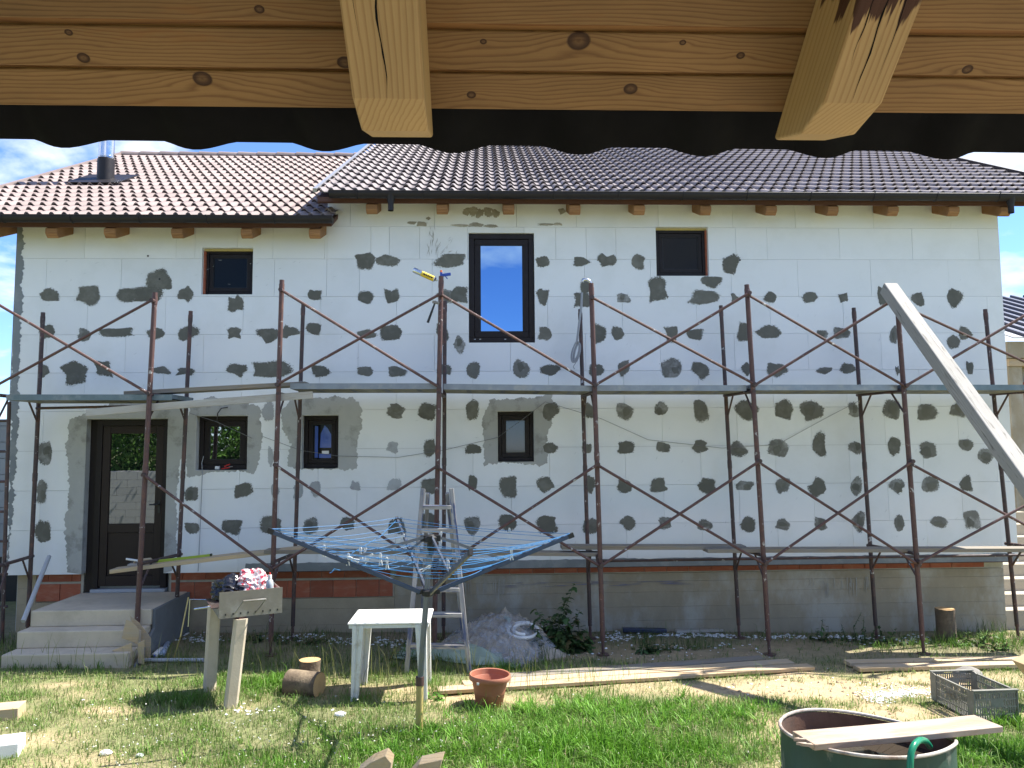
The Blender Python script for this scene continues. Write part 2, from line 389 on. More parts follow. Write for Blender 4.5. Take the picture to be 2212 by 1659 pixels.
M['ladder'] = wood('ladder_painted', (0.25, 0.24, 0.25), (0.14, 0.13, 0.13), weather=(0.42, 0.40, 0.36), freq=60, stain=(0.09, 0.11, 0.19), stain_cut=(0.52, 0.6))
M['log_end'] = wood('log_end', (0.60, 0.40, 0.20), (0.42, 0.25, 0.10), freq=110, amp=0.5)
M['bark'] = plain('bark', (0.135, 0.10, 0.068), 0.95, var=0.5, scale=18, stain=(0.26, 0.20, 0.13), stain_scale=6, bump=0.012, bscale=30)
M['sheet'] = None
M['undark'] = plain('roof_underlay_black', (0.006, 0.006, 0.0065), 0.9, var=0.1, bump=0, spec=0.1)
M['drum'] = plain('drum_green_paint', (0.024, 0.060, 0.042), 0.55, var=0.45, scale=9, stain=(0.24, 0.23, 0.18), stain_scale=7, stain_cut=(0.56, 0.66), bump=0.002, stretch=(1, 1, 0.4))
M['drum_in'] = plain('drum_rust_inside', (0.16, 0.085, 0.055), 0.8, var=0.35, scale=10, stain=(0.09, 0.06, 0.045), stain_scale=4, bump=0.003)
M['rim'] = plain('drum_rim_pale', (0.42, 0.38, 0.33), 0.6, var=0.2, stain=(0.18, 0.10, 0.06), stain_scale=6)
M['crate'] = plain('crate_grey', (0.20, 0.195, 0.165), 0.6, var=0.12, scale=10, stain=(0.30, 0.29, 0.26), stain_scale=5)
M['hose_green'] = plain('hose_green', (0.006, 0.20, 0.10), 0.3, var=0.1, bump=0)
M['stone'] = plain('stone_grey', (0.21, 0.195, 0.175), 0.9, var=0.25, scale=8, bump=0.006)
M['sand'] = plain('sand_pile', (0.40, 0.34, 0.26), 0.95, var=0.2, scale=20, bump=0.01, bscale=70)
M['yellow'] = plain('label_yellow', (0.72, 0.50, 0.04), 0.4, bump=0)
M['blue'] = plain('plastic_blue', (0.02, 0.07, 0.35), 0.4, bump=0)
M['orange'] = plain('plastic_orange', (0.75, 0.17, 0.04), 0.4, bump=0)
M['red'] = plain('plastic_red', (0.55, 0.04, 0.03), 0.4, bump=0)
M['lime'] = plain('level_lime', (0.36, 0.46, 0.045), 0.45, var=0.1, bump=0)
M['grey_tool'] = plain('tool_grey', (0.40, 0.41, 0.42), 0.5, var=0.1, bump=0)
M['rope'] = plain('cable_grey', (0.30, 0.31, 0.33), 0.5, bump=0)
M['wire'] = plain('thin_wire', (0.16, 0.16, 0.16), 0.6, bump=0)
M['bag_black'] = plain('bag_black', (0.010, 0.011, 0.018), 0.22, var=0.3, bump=0.006, bscale=25)
M['bag_red'] = plain('bag_red_white', (0.70, 0.62, 0.62), 0.3, var=0.05, stain=(0.52, 0.03, 0.06), stain_scale=28, stain_cut=(0.50, 0.54), bump=0.006, bscale=25)
M['bottle'] = plain('bottle_clear', (0.42, 0.46, 0.48), 0.12, var=0.1, bump=0)
M['can_blue'] = plain('can_pale_blue', (0.38, 0.47, 0.62), 0.3, metal=0.3, var=0.1, bump=0)
M['styro'] = plain('polystyrene', (0.80, 0.81, 0.81), 0.85, var=0.04, bump=0.003, bscale=90)
M['tarp_green'] = plain('sack_pale_green', (0.30, 0.37, 0.29), 0.6, var=0.15, bump=0.006, bscale=20)
M['bamboo'] = plain('cane_yellow', (0.46, 0.36, 0.13), 0.6, bump=0)
M['metal_roof'] = plain('metal_roof_blue', (0.035, 0.045, 0.085), 0.35, var=0.1, bump=0)
M['verge'] = plain('verge_metal', (0.34, 0.34, 0.35), 0.4, metal=0.3, bump=0)
M['stair'] = plain('stair_concrete', (0.40, 0.35, 0.27), 0.9, var=0.12)
M['table_white'] = plain('table_white', (0.68, 0.68, 0.65), 0.5, var=0.05, stain=(0.50, 0.47, 0.40), stain_scale=9, stain_cut=(0.54, 0.70), bump=0.0012)
M['metal_roof_l'] = plain('metal_roof_pale', (0.36, 0.38, 0.41), 0.4, var=0.1, bump=0)
M['block_grey'] = plain('block_grey', (0.30, 0.32, 0.34), 0.9, var=0.12, rand=0.08, bump=0.004)
M['block_white'] = plain('block_white', (0.27, 0.28, 0.28), 0.9, var=0.08, rand=0.06)
M['render_pale'] = plain('render_pale', (0.55, 0.50, 0.42), 0.9, var=0.06)

# ------------------------------------------------------------------ generic shapes
def ragged(cx, cz, wx, hz, seed, n=120, rough=0.16, brush=0.0, softness=None):
    "trowelled blob: straight strokes on some sides, a dragged edge on another"
    r = random.Random(seed); k = r.randint(7, 10); base = []
    for i in range(k):
        t = 2 * math.pi * (i + r.uniform(-0.32, 0.32)) / k
        m = r.uniform(0.80 - rough, 1.06 + rough * 0.5)
        q = (abs(math.cos(t)) ** 3 + abs(math.sin(t)) ** 3) ** (-1 / 3)
        base.append(Vector((math.cos(t) * m * q, math.sin(t) * m * q)))
    ba = r.uniform(0, 6.3); pts = []; per = max(4, n // k)
    for i in range(k):
        p0, p1, p2, p3 = base[i - 1], base[i], base[(i + 1) % k], base[(i + 2) % k]
        soft = r.choice((0.0, 0.5, 1.0, 1.0)) if softness is None else softness
        for j in range(per):
            u = j / per
            lin = p1.lerp(p2, u)
            cat = 0.5 * ((2 * p1) + (p2 - p0) * u + (2 * p0 - 5 * p1 + 4 * p2 - p3) * u * u + (3 * p1 - p0 - 3 * p2 + p3) * u ** 3)
            p = lin.lerp(cat, soft)
            t = math.atan2(p.y, p.x)
            m = 1 + 0.03 * mnoise.noise(Vector((p.x * 5, p.y * 5, seed))) + 0.012 * r.uniform(-1, 1)
            drag = math.cos(t - ba)
            if brush and drag > 0.3: m += brush * 0.26 * mnoise.noise(Vector((p.x * 14, p.y * 14, seed + 3))) + brush * r.uniform(-0.09, 0.07)
            pts.append((cx + p.x * m * wx / 2, cz + p.y * m * hz / 2))
    return pts
def plate(mb, pts, y, th, edge=None):
    "thin plate facing -Y with outline pts (x,z)"
    n = len(pts)
    mb.prism([(x, y - th, z) for x, z in pts], (0, th, 0))

# ------------------------------------------------------------------ ground
gx = np.concatenate([[-600, -200, -80, -40, -24, -16, -12], np.arange(-9.5, 10.51, 0.08), [13, 17, 25, 40, 80, 200, 600]])
gy = np.concatenate([[-600, -200, -60, -25, -12, -6, -3, 0, 2.4], np.arange(3.2, 10.4, 0.08), [11, 12, 14, 18, 30, 80, 200, 600]])
BARE = [(1760, 1490, 2.2, 0.42, 1.0), (1950, 1540, 0.9, 0.35, 0.9), (1600, 1450, 1.5, 0.3, 0.8), (2060, 1470, 1.2, 0.25, 0.8), (1640, 1600, 0.5, 0.3, 0.6),
        (230, 1535, 0.35, 0.10, 0.6), (90, 1600, 0.5, 0.2, 0.5), (120, 1480, 0.5, 0.12, 0.5), (820, 1490, 0.8, 0.2, 0.8), (1050, 1510, 0.7, 0.16, 0.8),
        (1450, 1410, 2.0, 0.28, 0.8), (1700, 1400, 1.2, 0.3, 0.7), (1830, 1445, 1.0, 0.25, 0.7), (700, 1500, 0.4, 0.12, 0.5), (1300, 1500, 0.9, 0.12, 0.5), (170, 1640, 0.4, 0.2, 0.4),
        (900, 1380, 2.0, 0.25, 0.5), (460, 1370, 0.8, 0.3, 0.5), (1670, 1655, 0.5, 0.35, 0.5)]
LUSH = [(1290, 1620, 1.3, 0.55, 1.0), (1400, 1540, 1.2, 0.3, 0.6), (1000, 1600, 0.9, 0.4, 0.7), (2120, 1640, 0.7, 0.5, 1.0), (1150, 1570, 0.6, 0.25, 0.5), (560, 1480, 0.5, 0.25, 0.7), (400, 1515, 0.5, 0.2, 0.5), (2060, 1395, 1.2, 0.25, 0.8), (2100, 1600, 0.5, 0.3, 0.6), (800, 1640, 1.2, 0.35, 0.5)]
BARE = [(G(a, b).xy, sx, sy, k) for a, b, sx, sy, k in BARE]
LUSH = [(G(a, b).xy, sx, sy, k) for a, b, sx, sy, k in LUSH]
def field(blobs, x, y):
    t = np.zeros_like(x)
    for c, sx, sy, k in blobs: t = np.maximum(t, k * np.exp(-((x - c[0]) / sx) ** 2 - ((y - c[1]) / sy) ** 2))
    return t
def fnoise(x, y, s, seed=0.0):
    x = np.asarray(x); y = np.asarray(y)
    return np.array([mnoise.fractal(Vector((a * s + seed, b * s - seed, seed * 1.7)), 0.8, 2.0, 4) for a, b in zip(x.ravel(), y.ravel())]).reshape(x.shape)
XX, YY = np.meshgrid(gx, gy)
ZZ = np.array([[GH(a, b) for a in gx] for b in gy])
near = (np.abs(XX) < 14) & (YY > 0) & (YY < 12)
NZ = np.where(near, 0.0, 0.0); NZ[near] = fnoise(XX[near], YY[near], 1.4, 3.0)
bare = np.clip(field(BARE, XX, YY) * 1.15 + NZ * 0.55 - field(LUSH, XX, YY) * 0.5, 0, 1)
c_soil = np.array([0.50, 0.375, 0.225]); c_turf = np.array([0.205, 0.215, 0.095]); c_dirt = np.array([0.25, 0.205, 0.135])
gc = c_turf[None, None] * (1 - bare[..., None]) + c_soil[None, None] * bare[..., None]
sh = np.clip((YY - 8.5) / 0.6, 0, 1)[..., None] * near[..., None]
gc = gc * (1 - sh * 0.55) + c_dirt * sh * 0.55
nx_, ny_ = len(gx), len(gy)
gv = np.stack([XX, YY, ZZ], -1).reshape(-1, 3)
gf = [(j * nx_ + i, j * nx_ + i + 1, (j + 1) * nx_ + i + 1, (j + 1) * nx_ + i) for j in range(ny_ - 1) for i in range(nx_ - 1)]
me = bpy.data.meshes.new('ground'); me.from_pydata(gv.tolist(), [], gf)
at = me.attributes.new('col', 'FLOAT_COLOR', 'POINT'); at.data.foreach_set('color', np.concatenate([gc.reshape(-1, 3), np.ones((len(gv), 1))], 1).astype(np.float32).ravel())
gm, gnt, gb = vcol('ground_soil', rough=0.95)
csrc = gb.inputs['Base Color'].links[0].from_socket; gp = _pos(gnt)
cc = _mix(gnt, 1.0, csrc, _ramp(gnt, _noise(gnt, gp, 9, 8, 0.7), [(0.3, 0.78), (0.7, 1.18)]), 'MULTIPLY')
cc = _mix(gnt, _ramp(gnt, _noise(gnt, gp, 60, 3, 0.6), [(0.66, 0.0), (0.74, 0.3)]), cc, (0.20, 0.17, 0.09))
gnt.links.new(cc, gb.inputs['Base Color']); _bump(gnt, gb, _noise(gnt, gp, 32, 8, 0.7), 0.03, 0.8)
me.materials.append(gm); me.polygons.foreach_set('use_smooth', [True] * len(me.polygons))
go = bpy.data.objects.new('ground', me); COL.objects.link(go); tag(go, 'sandy back yard ground with worn turf', kind='structure')

# ------------------------------------------------------------------ the house
house = thing('house', 'two storey house clad in white foam boards with grey mortar patches', 'house', (0.5, 15, 0))
XL, XR, XM = -6.07, 7.09, -2.05           # left corner, right corner, step between the wings
ZTL, ZTR = 5.40, 5.68
fac = MB()                                 # masonry core with gables
def gable(mb, x0, x1, z_e, y_r, z_r):
    y0, y1 = WALL + 0.17, 2 * y_r - WALL - 0.17
    pf = [(x0, y0, -0.3), (x0, y1, -0.3), (x0, y1, z_e), (x0, y_r, z_r), (x0, y0, z_e)]
    mb.prism(pf, (x1 - x0, 0, 0))
gable(fac, XL + 0.1, XM, 5.42, 15.2, 8.0)
gable(fac, XM, XR - 0.1, 5.72, 15.2, 8.35)
facade = fac.build('facade', M['joint'], house)

OPEN = {'win_a': (-3.679, -3.017, 4.387, 5.011), 'big': (-0.178, 0.699, 3.74, 5.22), 'win_c': (2.343, 3.056, 4.638, 5.31), 'door': (-5.09, -4.055, 0.5, 2.765),
        'win_1': (-3.70, -3.036, 2.096, 2.798), 'win_2': (-2.349, -1.87, 2.103, 2.796), 'win_3': (0.19, 0.677, 2.171, 2.834)}
def cut_board(x0, x1, z0, z1):
    xs = sorted({x0, x1} | {v for o in OPEN.values() for v in o[:2] if x0 < v < x1}); zs = sorted({z0, z1} | {v for o in OPEN.values() for v in o[2:] if z0 < v < z1})
    cells = {}
    for i in range(len(xs) - 1):
        for j in range(len(zs) - 1):
            mx_, mz_ = (xs[i] + xs[i + 1]) / 2, (zs[j] + zs[j + 1]) / 2
            if not any(o[0] < mx_ < o[1] and o[2] < mz_ < o[3] for o in OPEN.values()): cells[i, j] = 1
    if not cells: return None
    vid = {}; mb = MB(); vs = []; fs = []
    yf = WALL + rng.uniform(-0.0012, 0.0012); yb = WALL + 0.15
    def vv(i, j, b):
        k = (i, j, b)
        if k not in vid: vid[k] = len(vs); vs.append((xs[i], yb if b else yf, zs[j]))
        return vid[k]
    for (i, j) in cells:
        fs.append((vv(i, j, 0), vv(i + 1, j, 0), vv(i + 1, j + 1, 0), vv(i, j + 1, 0)))
        for (di, dj), (a, b) in {(-1, 0): ((0, 0), (0, 1)), (1, 0): ((1, 0), (1, 1)), (0, -1): ((0, 0), (1, 0)), (0, 1): ((0, 1), (1, 1))}.items():
            if (i + di, j + dj) not in cells:
                p, q = (i + a[0], j + a[1]), (i + b[0], j + b[1])
                fs.append((vv(*p, 0), vv(*q, 0), vv(*q, 1), vv(*p, 1)))
    return mb.add(vs, fs)
ROWS = [0.80, 1.355, 1.853, 2.357, 2.862, 3.36, 3.857, 4.358, 4.862, 5.30, 5.68]
JW = 0.0015
for k in range(len(ROWS) - 1):
    z0, z1 = ROWS[k], ROWS[k + 1]
    off = -0.63 if k % 2 == 1 else -0.13
    cuts = [x for x in np.arange(off - 8, 9, 1.0) if XL + 0.12 < x < XR - 0.12]
    if k >= 7:                              # the rows under the eaves are patched from offcuts
        r_ = random.Random(k); cuts = sorted([c + r_.uniform(-0.12, 0.12) for c in cuts] + [c + r_.uniform(0.25, 0.7) for c in cuts if r_.random() < 0.45 and k == 8])
    if k >= 7: cuts = sorted(cuts + [XM])
    cuts = [XL] + cuts + [XR]
    for a, b in zip(cuts[:-1], cuts[1:]):
        zt = z1
        if (a + b) / 2 < XM and k >= 7: zt = min(zt, ZTL)
        if zt - z0 < 0.04 or b - a < 0.03: continue
        mb = cut_board(a + (JW if a > XL else 0), b - (JW if b < XR else 0), z0 + JW, zt - JW)
        if mb: mb.build('foam_board', M['foam'], facade)

# grey mortar patches (pixel centre, width, height in the 2212 px photograph, tone)
PATCH = '''790 563 45 34;838 562 50 26;973 561 66 32;1173 566 34 26;1257 566 36 22;1312 564 38 32;1380 567 28 36;1579 570 40 46;345 605 60 46;1420 625 40 62;1535 608 50 24;1519 641 66 36
107 638 42 32;188 638 48 40;275 635 42 30;316 637 60 36;405 636 34 36;508 657 30 40;680 638 28 26;789 643 40 36;846 641 34 34;990 637 40 42;958 640 40 30 m;1173 640 36 40;1260 645 40 38;1265 620 22 30;1347 644 30 24 m;1586 643 16 20;1665 643 28 28;1747 641 38 24;1820 642 24 20;1906 640 30 50;1984 645 32 40;2061 644 36 38
100 718 34 30;182 722 28 26 m;252 718 80 22;337 721 38 22;406 720 46 36;506 720 34 24;582 722 50 34;622 716 44 26;677 712 36 26;792 720 38 20;845 718 46 40;957 720 30 42;991 742 30 36 m;1177 722 32 32;1290 724 36 42;1332 722 30 36;1451 720 32 36;1501 722 36 28;1607 722 34 42;1660 718 54 32;1777 722 28 20 m;1822 719 40 28 m;1930 722 18 36 m;2061 739 28 28;2087 720 30 32
95 800 24 34;163 807 62 42;222 796 42 46;345 800 40 22;398 802 36 20;513 799 40 28;588 800 86 38;691 801 38 24;790 802 34 22;859 803 40 22;961 799 38 24;1022 802 28 38;1125 795 36 44 m;1190 800 40 28;1288 800 36 28;1346 795 26 40;1452 796 46 40 m;1513 798 46 40;1612 797 26 32;1676 798 48 32;1780 800 36 18 m;1830 797 36 26;1939 800 10 22;2094 796 16 34
857 886 42 34 m;925 888 44 40;1019 886 30 44;1189 888 36 40;1272 887 28 36;1351 888 42 40 m;1427 884 34 34 m;1514 886 34 46;1610 886 54 42;1692 885 48 46;1754 887 52 46 m;1845 887 30 34 m;1928 887 48 46 m;2001 888 52 44 m;2068 885 40 36 m
848 967 26 24 l;930 968 30 38;1020 970 38 24;1188 968 38 26;1268 968 24 22;1352 966 38 28;1430 966 36 24;1512 963 36 32;1594 972 42 36 m;1680 968 48 38 m;1769 962 38 54;1848 966 34 30 m;1930 964 34 42;2005 971 40 38 m;2086 961 38 26 m;2127 986 40 40 m
97 978 36 50 m;90 1062 24 46 m;92 1148 36 50;580 890 30 44 l;585 985 12 44 l
413 1067 28 34 m;524 1058 42 36;593 1058 20 34 l;645 1062 24 34 l;680 1055 24 34 l;767 1050 26 22 l;850 1046 32 26 l;930 1050 40 40;1022 1042 20 40;1097 1055 42 56;1177 1048 40 34;1273 1046 28 38;1349 1047 36 32;1423 1048 40 32;1527 1050 40 34;1608 1048 42 22 m;1690 1048 36 36 m;1767 1054 42 42;1850 1048 28 42 m;1936 1048 34 36 m;2007 1046 46 36 m;2087 1045 34 38
415 1141 34 24;503 1138 42 40;588 1135 50 44;672 1135 40 36 m;752 1132 34 28;857 1135 44 40;930 1130 44 44;1020 1134 34 42 m;1097 1128 44 46;1183 1130 44 44;1278 1138 40 36;1357 1128 36 36;1437 1130 30 26 m;1522 1134 34 24 m;1614 1132 34 36;1691 1133 34 24 m;1773 1132 32 36 m;1855 1128 36 48 m;1943 1131 26 36 m;2028 1128 46 28 m;2100 1124 44 44 m'''
def daub(x, z, wx, hz, seed, mat, lift=0.0, round_=False):
    r_ = random.Random(seed * 3 + 5); out = ragged(0, 0, wx, hz, seed, n=56, rough=r_.uniform(0.08, 0.26) if not round_ else r_.uniform(.05, .16), softness=1.0 if round_ else None); n = len(out); f0 = r_.uniform(0, 6.3); spread = r_.uniform(0.2, 1.0)
    vs = [(x, WALL - 0.0055 - lift, z)]; ed = [1.0]
    for k, (sc, y) in enumerate(((0.62, 0.0050), (0.86, 0.0038), (1.0, 0.0013))):
        for a, b in out:
            t = math.atan2(b / hz, a / wx); f = max(0, min(1, 0.5 + 0.9 * math.cos(t - f0) * spread + 0.8 * mnoise.noise(Vector((math.cos(t) * 2, math.sin(t) * 2, seed)))))
            m = sc + ((0.08 + 0.42 * f) if k == 2 else 0.05 * f if k == 1 else 0)
            vs.append((x + a * m, WALL - y - lift, z + b * m)); ed.append((1.0, 0.88 - 0.30 * f, 0.30 - 0.62 * f)[k])
    fs = [(0, 1 + (i + 1) % n, 1 + i) for i in range(n)] + [(1 + k * n + i, 1 + k * n + (i + 1) % n, 1 + (k + 1) * n + (i + 1) % n, 1 + (k + 1) * n + i) for k in range(2) for i in range(n)]
    c = Vector((x, WALL, z)); me = bpy.data.meshes.new('mortar_patch'); me.from_pydata([(p[0] - x, p[1] - WALL, p[2] - z) for p in vs], [], fs)
    at = me.attributes.new('edge', 'FLOAT', 'POINT'); at.data.foreach_set('value', np.array(ed, dtype=np.float32)); me.materials.append(M[mat]); me.polygons.foreach_set('use_smooth', [True] * len(me.polygons))
    link('mortar_patch', me, facade, c)
for si, it in enumerate(t for ln in PATCH.split('\n') for t in ln.split(';')):
    q = it.split(); px, py, pw, ph = map(float, q[:4]); tone = q[4] if len(q) > 4 else 'd'
    c = W(px, py); r_ = random.Random(si * 7 + 1)
    wx, hz = pw / 166.0, ph / 166.0
    if py > 840: wx *= .93; hz *= .93
    daub(c.x, c.z, wx, hz, si, 'mortar_' + tone, round_=py > 840)
    if tone == 'm':                         # the middle still wet
        daub(c.x + wx * r_.uniform(-.15, .15), c.z + hz * r_.uniform(-.15, .15), wx * r_.uniform(.35, .65), hz * r_.uniform(.35, .65), si + 900, 'mortar_d', 0.0035, True)
# smears and scuffs of mortar high on the wall
def smear(px0, py0, px1, py1, n, mat, ln=0.05, wd=0.006, ang=1.2, seed=0):
    r_ = random.Random(seed); mb = MB()
    a, b = W(px0, py0), W(px1, py1)
    for _ in range(n):
        x, z = r_.uniform(a.x, b.x), r_.uniform(b.z, a.z); t = ang + r_.gauss(0, 0.25); l = ln * r_.uniform(0.4, 1.2); w_ = wd * r_.uniform(0.5, 1.3)
        d = Vector((math.cos(t), math.sin(t))); e = Vector((-d.y, d.x)); o = Vector((x, z))
        plate(mb, [tuple(o - d * l / 2), tuple(o - e * w_ / 2), tuple(o + d * l / 2), tuple(o + e * w_ / 2)], WALL - 0.0015 - 0.00002 * _, 0.0016)
    tag(mb.build('mortar_smear', M[mat], facade), kind='stuff')
for px, py, pw, ph in ((1008, 458, 16, 20), (1022, 456, 22, 24), (1038, 460, 20, 22), (1054, 457, 22, 24), (1070, 461, 18, 18), (1214, 456, 16, 14), (890, 482, 20, 8), (912, 484, 24, 10), (925, 472, 12, 8), (995, 487, 40, 6), (1030, 486, 40, 10), (1062, 488, 36, 7), (1180, 485, 40, 5), (1205, 484, 20, 8)):
    c = W(px, py); daub(c.x, c.z, pw / 166, ph / 166, int(px * 3 + py), 'mortar_b')
smear(925, 490, 945, 550, 22, 'smear', 0.16, 0.006, 1.5, 8); smear(945, 510, 990, 550, 14, 'smear', 0.12, 0.005, 0.9, 9)

# drill holes, scuffs and drips
for px, py in ((345, 603), (1598, 562), (320, 553)):
    p = W(px, py); MB().lathe(V3(p.x, WALL - .0062, p.z), [(.013, 0), (0, 0.0003)], 14, ax=(V3(1, 0, 0), V3(0, 0, 1), V3(0, 1, 0))).build('drill_hole', M['gasket'], facade)
for k_, (a_, b_, c_, d_, n_) in enumerate(((80, 560, 1000, 620, 26), (1160, 600, 2120, 780, 40), (100, 650, 960, 830, 34), (760, 900, 1040, 1180, 26), (1180, 900, 2120, 1190, 46))): smear(a_, b_, c_, d_, n_, 'scuff', .05, .0035, rng.uniform(.2, 1.3), 30 + k_)
# grey render round the ground floor openings, along the corner and along the base
def loop_fill(name, outer, inner, y, th, mat, parent):
    bm = bmesh.new(); edges = []
    for lp in [outer] + ([inner] if inner else []):
        vs = [bm.verts.new((x, y, z)) for x, z in lp]
        edges += [bm.edges.new((vs[i], vs[(i + 1) % len(vs)])) for i in range(len(vs))]
    bmesh.ops.triangle_fill(bm, use_beauty=True, edges=edges)
    for f in bm.faces[:]:
        pass
    ret = bmesh.ops.extrude_face_region(bm, geom=bm.faces[:])
    bmesh.ops.translate(bm, verts=[v for v in ret['geom'] if isinstance(v, bmesh.types.BMVert)], vec=(0, -th, 0))
    bmesh.ops.recalc_face_normals(bm, faces=bm.faces[:])
    me = bpy.data.meshes.new(name); bm.to_mesh(me); bm.free(); me.materials.append(mat)
    c = Vector((0, 0, 0)); return link(name, me, parent, c)
def torn(pts, seed, step=0.014, amp=0.028, closed=True):
    "closed polyline with torn, trowelled edges"
    r_ = random.Random(seed); out = []
    for i in range(len(pts) if closed else len(pts) - 1):
        a, b = Vector(pts[i]), Vector(pts[(i + 1) % len(pts)]); d = b - a; n = max(1, int(d.length / step)); e = Vector((-d.y, d.x)).normalized()
        for k in range(n):
            p = a + d * (k / n)
            o = amp * (1.3 * mnoise.noise(Vector((p.x * 7, p.y * 7, seed))) + 0.8 * mnoise.noise(Vector((p.x * 28, p.y * 28, seed))) + r_.uniform(-0.28, 0.28))
            out.append(tuple(p + e * o))
    return out
def wl(pts): return [tuple(W(x, y).xz) for x, y in pts]
def rect(o, g=0.0): x0, x1, z0, z1 = o; return [(x0 - g, z0 - g), (x1 + g, z0 - g), (x1 + g, z1 + g), (x0 - g, z1 + g)]
dx0, dx1, dz0, dz1 = OPEN['door']
door_out = wl([(146, 1236), (140, 1150), (150, 1050), (143, 960), (150, 905), (205, 885), (250, 866), (330, 858), (395, 868), (402, 930), (388, 1010), (380, 1100), (384, 1180), (372, 1236)])
lo = torn(door_out, 3, closed=False); lo = [(x, max(0.803, z)) for x, z in lo]
U = [(dx1, 0.803), (dx1, dz1), (dx0, dz1), (dx0, 0.803)]
loop_fill('door_render', lo + U, None, WALL - 0.0005, 0.0021, M['plaster'], facade)
for nm, outer, sd in (('win_1', [(404, 1030), (398, 960), (404, 900), (409, 868), (450, 860), (520, 862), (562, 882), (566, 950), (556, 1000), (548, 1022), (480, 1017.5)], 11),
                      ('win_2', [(640, 1012), (622, 1006), (626, 960), (612, 930), (606, 890), (630, 862), (700, 858), (760, 858), (784, 885), (772, 960), (770, 1010), (745, 1014), (700, 1014.5)], 12),
                      ('win_3', [(1045, 1008), (1046, 960), (1040, 900), (1062, 862), (1120, 862), (1190, 852), (1200, 890), (1182, 940), (1180, 1004), (1155, 1006), (1110, 999.5), (1078, 999.5)], 13)):
    loop_fill('window_render', torn(wl(outer), sd), rect(OPEN[nm], 0.0005), WALL - 0.0008, 0.0024, M['plaster'], facade)
cl = wl([(30, 485), (50, 485), (50, 560), (47, 640), (45, 720), (40, 800), (42, 880), (36, 960), (30, 1040), (26, 1120), (20, 1180), (16, 1232)])
tl = torn(cl, 21, amp=0.03)
tl = [(max(XL, x), max(0.80, min(z, ZTL))) for x, z in tl if x > XL + 0.004] + [(XL, 0.80), (XL, ZTL)]
loop_fill('corner_render', tl, None, WALL - 0.0006, 0.0022, M['plaster_c'], facade)
b0 = W(528, 1232).x
bs = [(b0, 0.802), (XR - 0.02, 0.802)] + [(x, 0.905 + 0.014 * mnoise.noise(Vector((x * 3, 0, 1))) + 0.008 * mnoise.noise(Vector((x * 19, 0, 1)))) for x in np.arange(XR - 0.02, b0, -0.05)]
loop_fill('base_render', bs, None, WALL - 0.0007, 0.0023, M['plaster_c'], facade)
for nm in ('door', 'win_1', 'win_2', 'win_3'):          # coated reveals
    x0, x1, z0, z1 = OPEN[nm]; mb = MB(); t = 0.006; z0_ = max(z0, 0.80)
    mb.box(x0 + 0.0004, x0 + t, WALL + 0.001, WALL + 0.149, z0_, z1 - t); mb.box(x1 - t, x1 - 0.0004, WALL + 0.001, WALL + 0.149, z0_, z1 - t); mb.box(x0 + 0.0004, x1 - 0.0004, WALL + 0.001, WALL + 0.149, z1 - t + 0.0005, z1 - 0.0004)
    mb.build('reveal_render', M['plaster'], facade)

# plinth: formwork concrete with red hollow bricks above
pl = MB(); YB = WALL + 0.10
xA, xB_ = W(585, 1260).x, W(850, 1260).x
def formboards(mb, x0, x1, z0, z1, seed):
    r_ = random.Random(seed); z = z0
    while z < z1 - 0.02:
        h = min(r_.uniform(0.13, 0.22), z1 - z); y = YB + 0.012 + r_.uniform(-0.003, 0.003)
        if z1 - z - h < 0.03: h = z1 - z
        mb.box(x0, x1, y, WALL + 0.168, z, z + h - 0.002); z += h
plinth_r = MB(); formboards(plinth_r, xB_, XR - 0.14, -0.25, 0.70, 1)
plinth = plinth_r.build('plinth', M['concrete'], house)
mb = MB(); formboards(mb, W(358, 1290).x, xB_ - 0.002, -0.25, 0.44, 2); formboards(mb, XL + 0.14, W(66, 1290).x, -0.25, 0.80, 4); formboards(mb, W(66, 1290).x + 0.002, W(358, 1290).x - .002, -0.25, 0.44, 9)
mb.build('foundation', M['concrete_tan'], plinth)
mb = MB(); mb.box(W(66, 1290).x + 0.003, dx0 - 0.02, YB + 0.016, WALL + 0.166, 0.442, 0.80); mb.box(dx1 + 0.02, xB_ - 0.003, YB + 0.016, WALL + 0.166, 0.442, 0.80); mb.box(xB_, XR - 0.15, YB + 0.018, WALL + 0.166, 0.702, 0.80)
mb.build('mortar_bed', M['mortar_joint'], plinth)
def bricks(x0, x1, zs, seed, ln=0.295):
    r_ = random.Random(seed)
    for ci, (z0, z1) in enumerate(zs):
        x = x0 - (0.15 if ci % 2 else 0.0)
        while x < x1 - 0.04:
            a, b = max(x, x0), min(x + ln, x1); y = YB + r_.uniform(-0.004, 0.006)
            if b - a > 0.05: MB().box(a + 0.002, b - 0.003, y, WALL + 0.16, z0, z1).build('brick', M['brick'], plinth, bevel=0.004)
            x += ln
bricks(W(66, 1290).x + 0.01, dx0 - 0.05, [(0.45, 0.665), (0.695, 0.799)], 1); bricks(dx1 + 0.05, xB_ - 0.02, [(0.45, 0.665), (0.695, 0.799)], 2); bricks(xB_ + 0.02, XR - 0.4, [(0.716, 0.790)], 3)
mb = MB(); mb.box(xA, XR - 0.05, WALL - 0.006, WALL + 0.05, 0.792, 0.799); mb.build('starter_rail', M['fascia'], plinth)

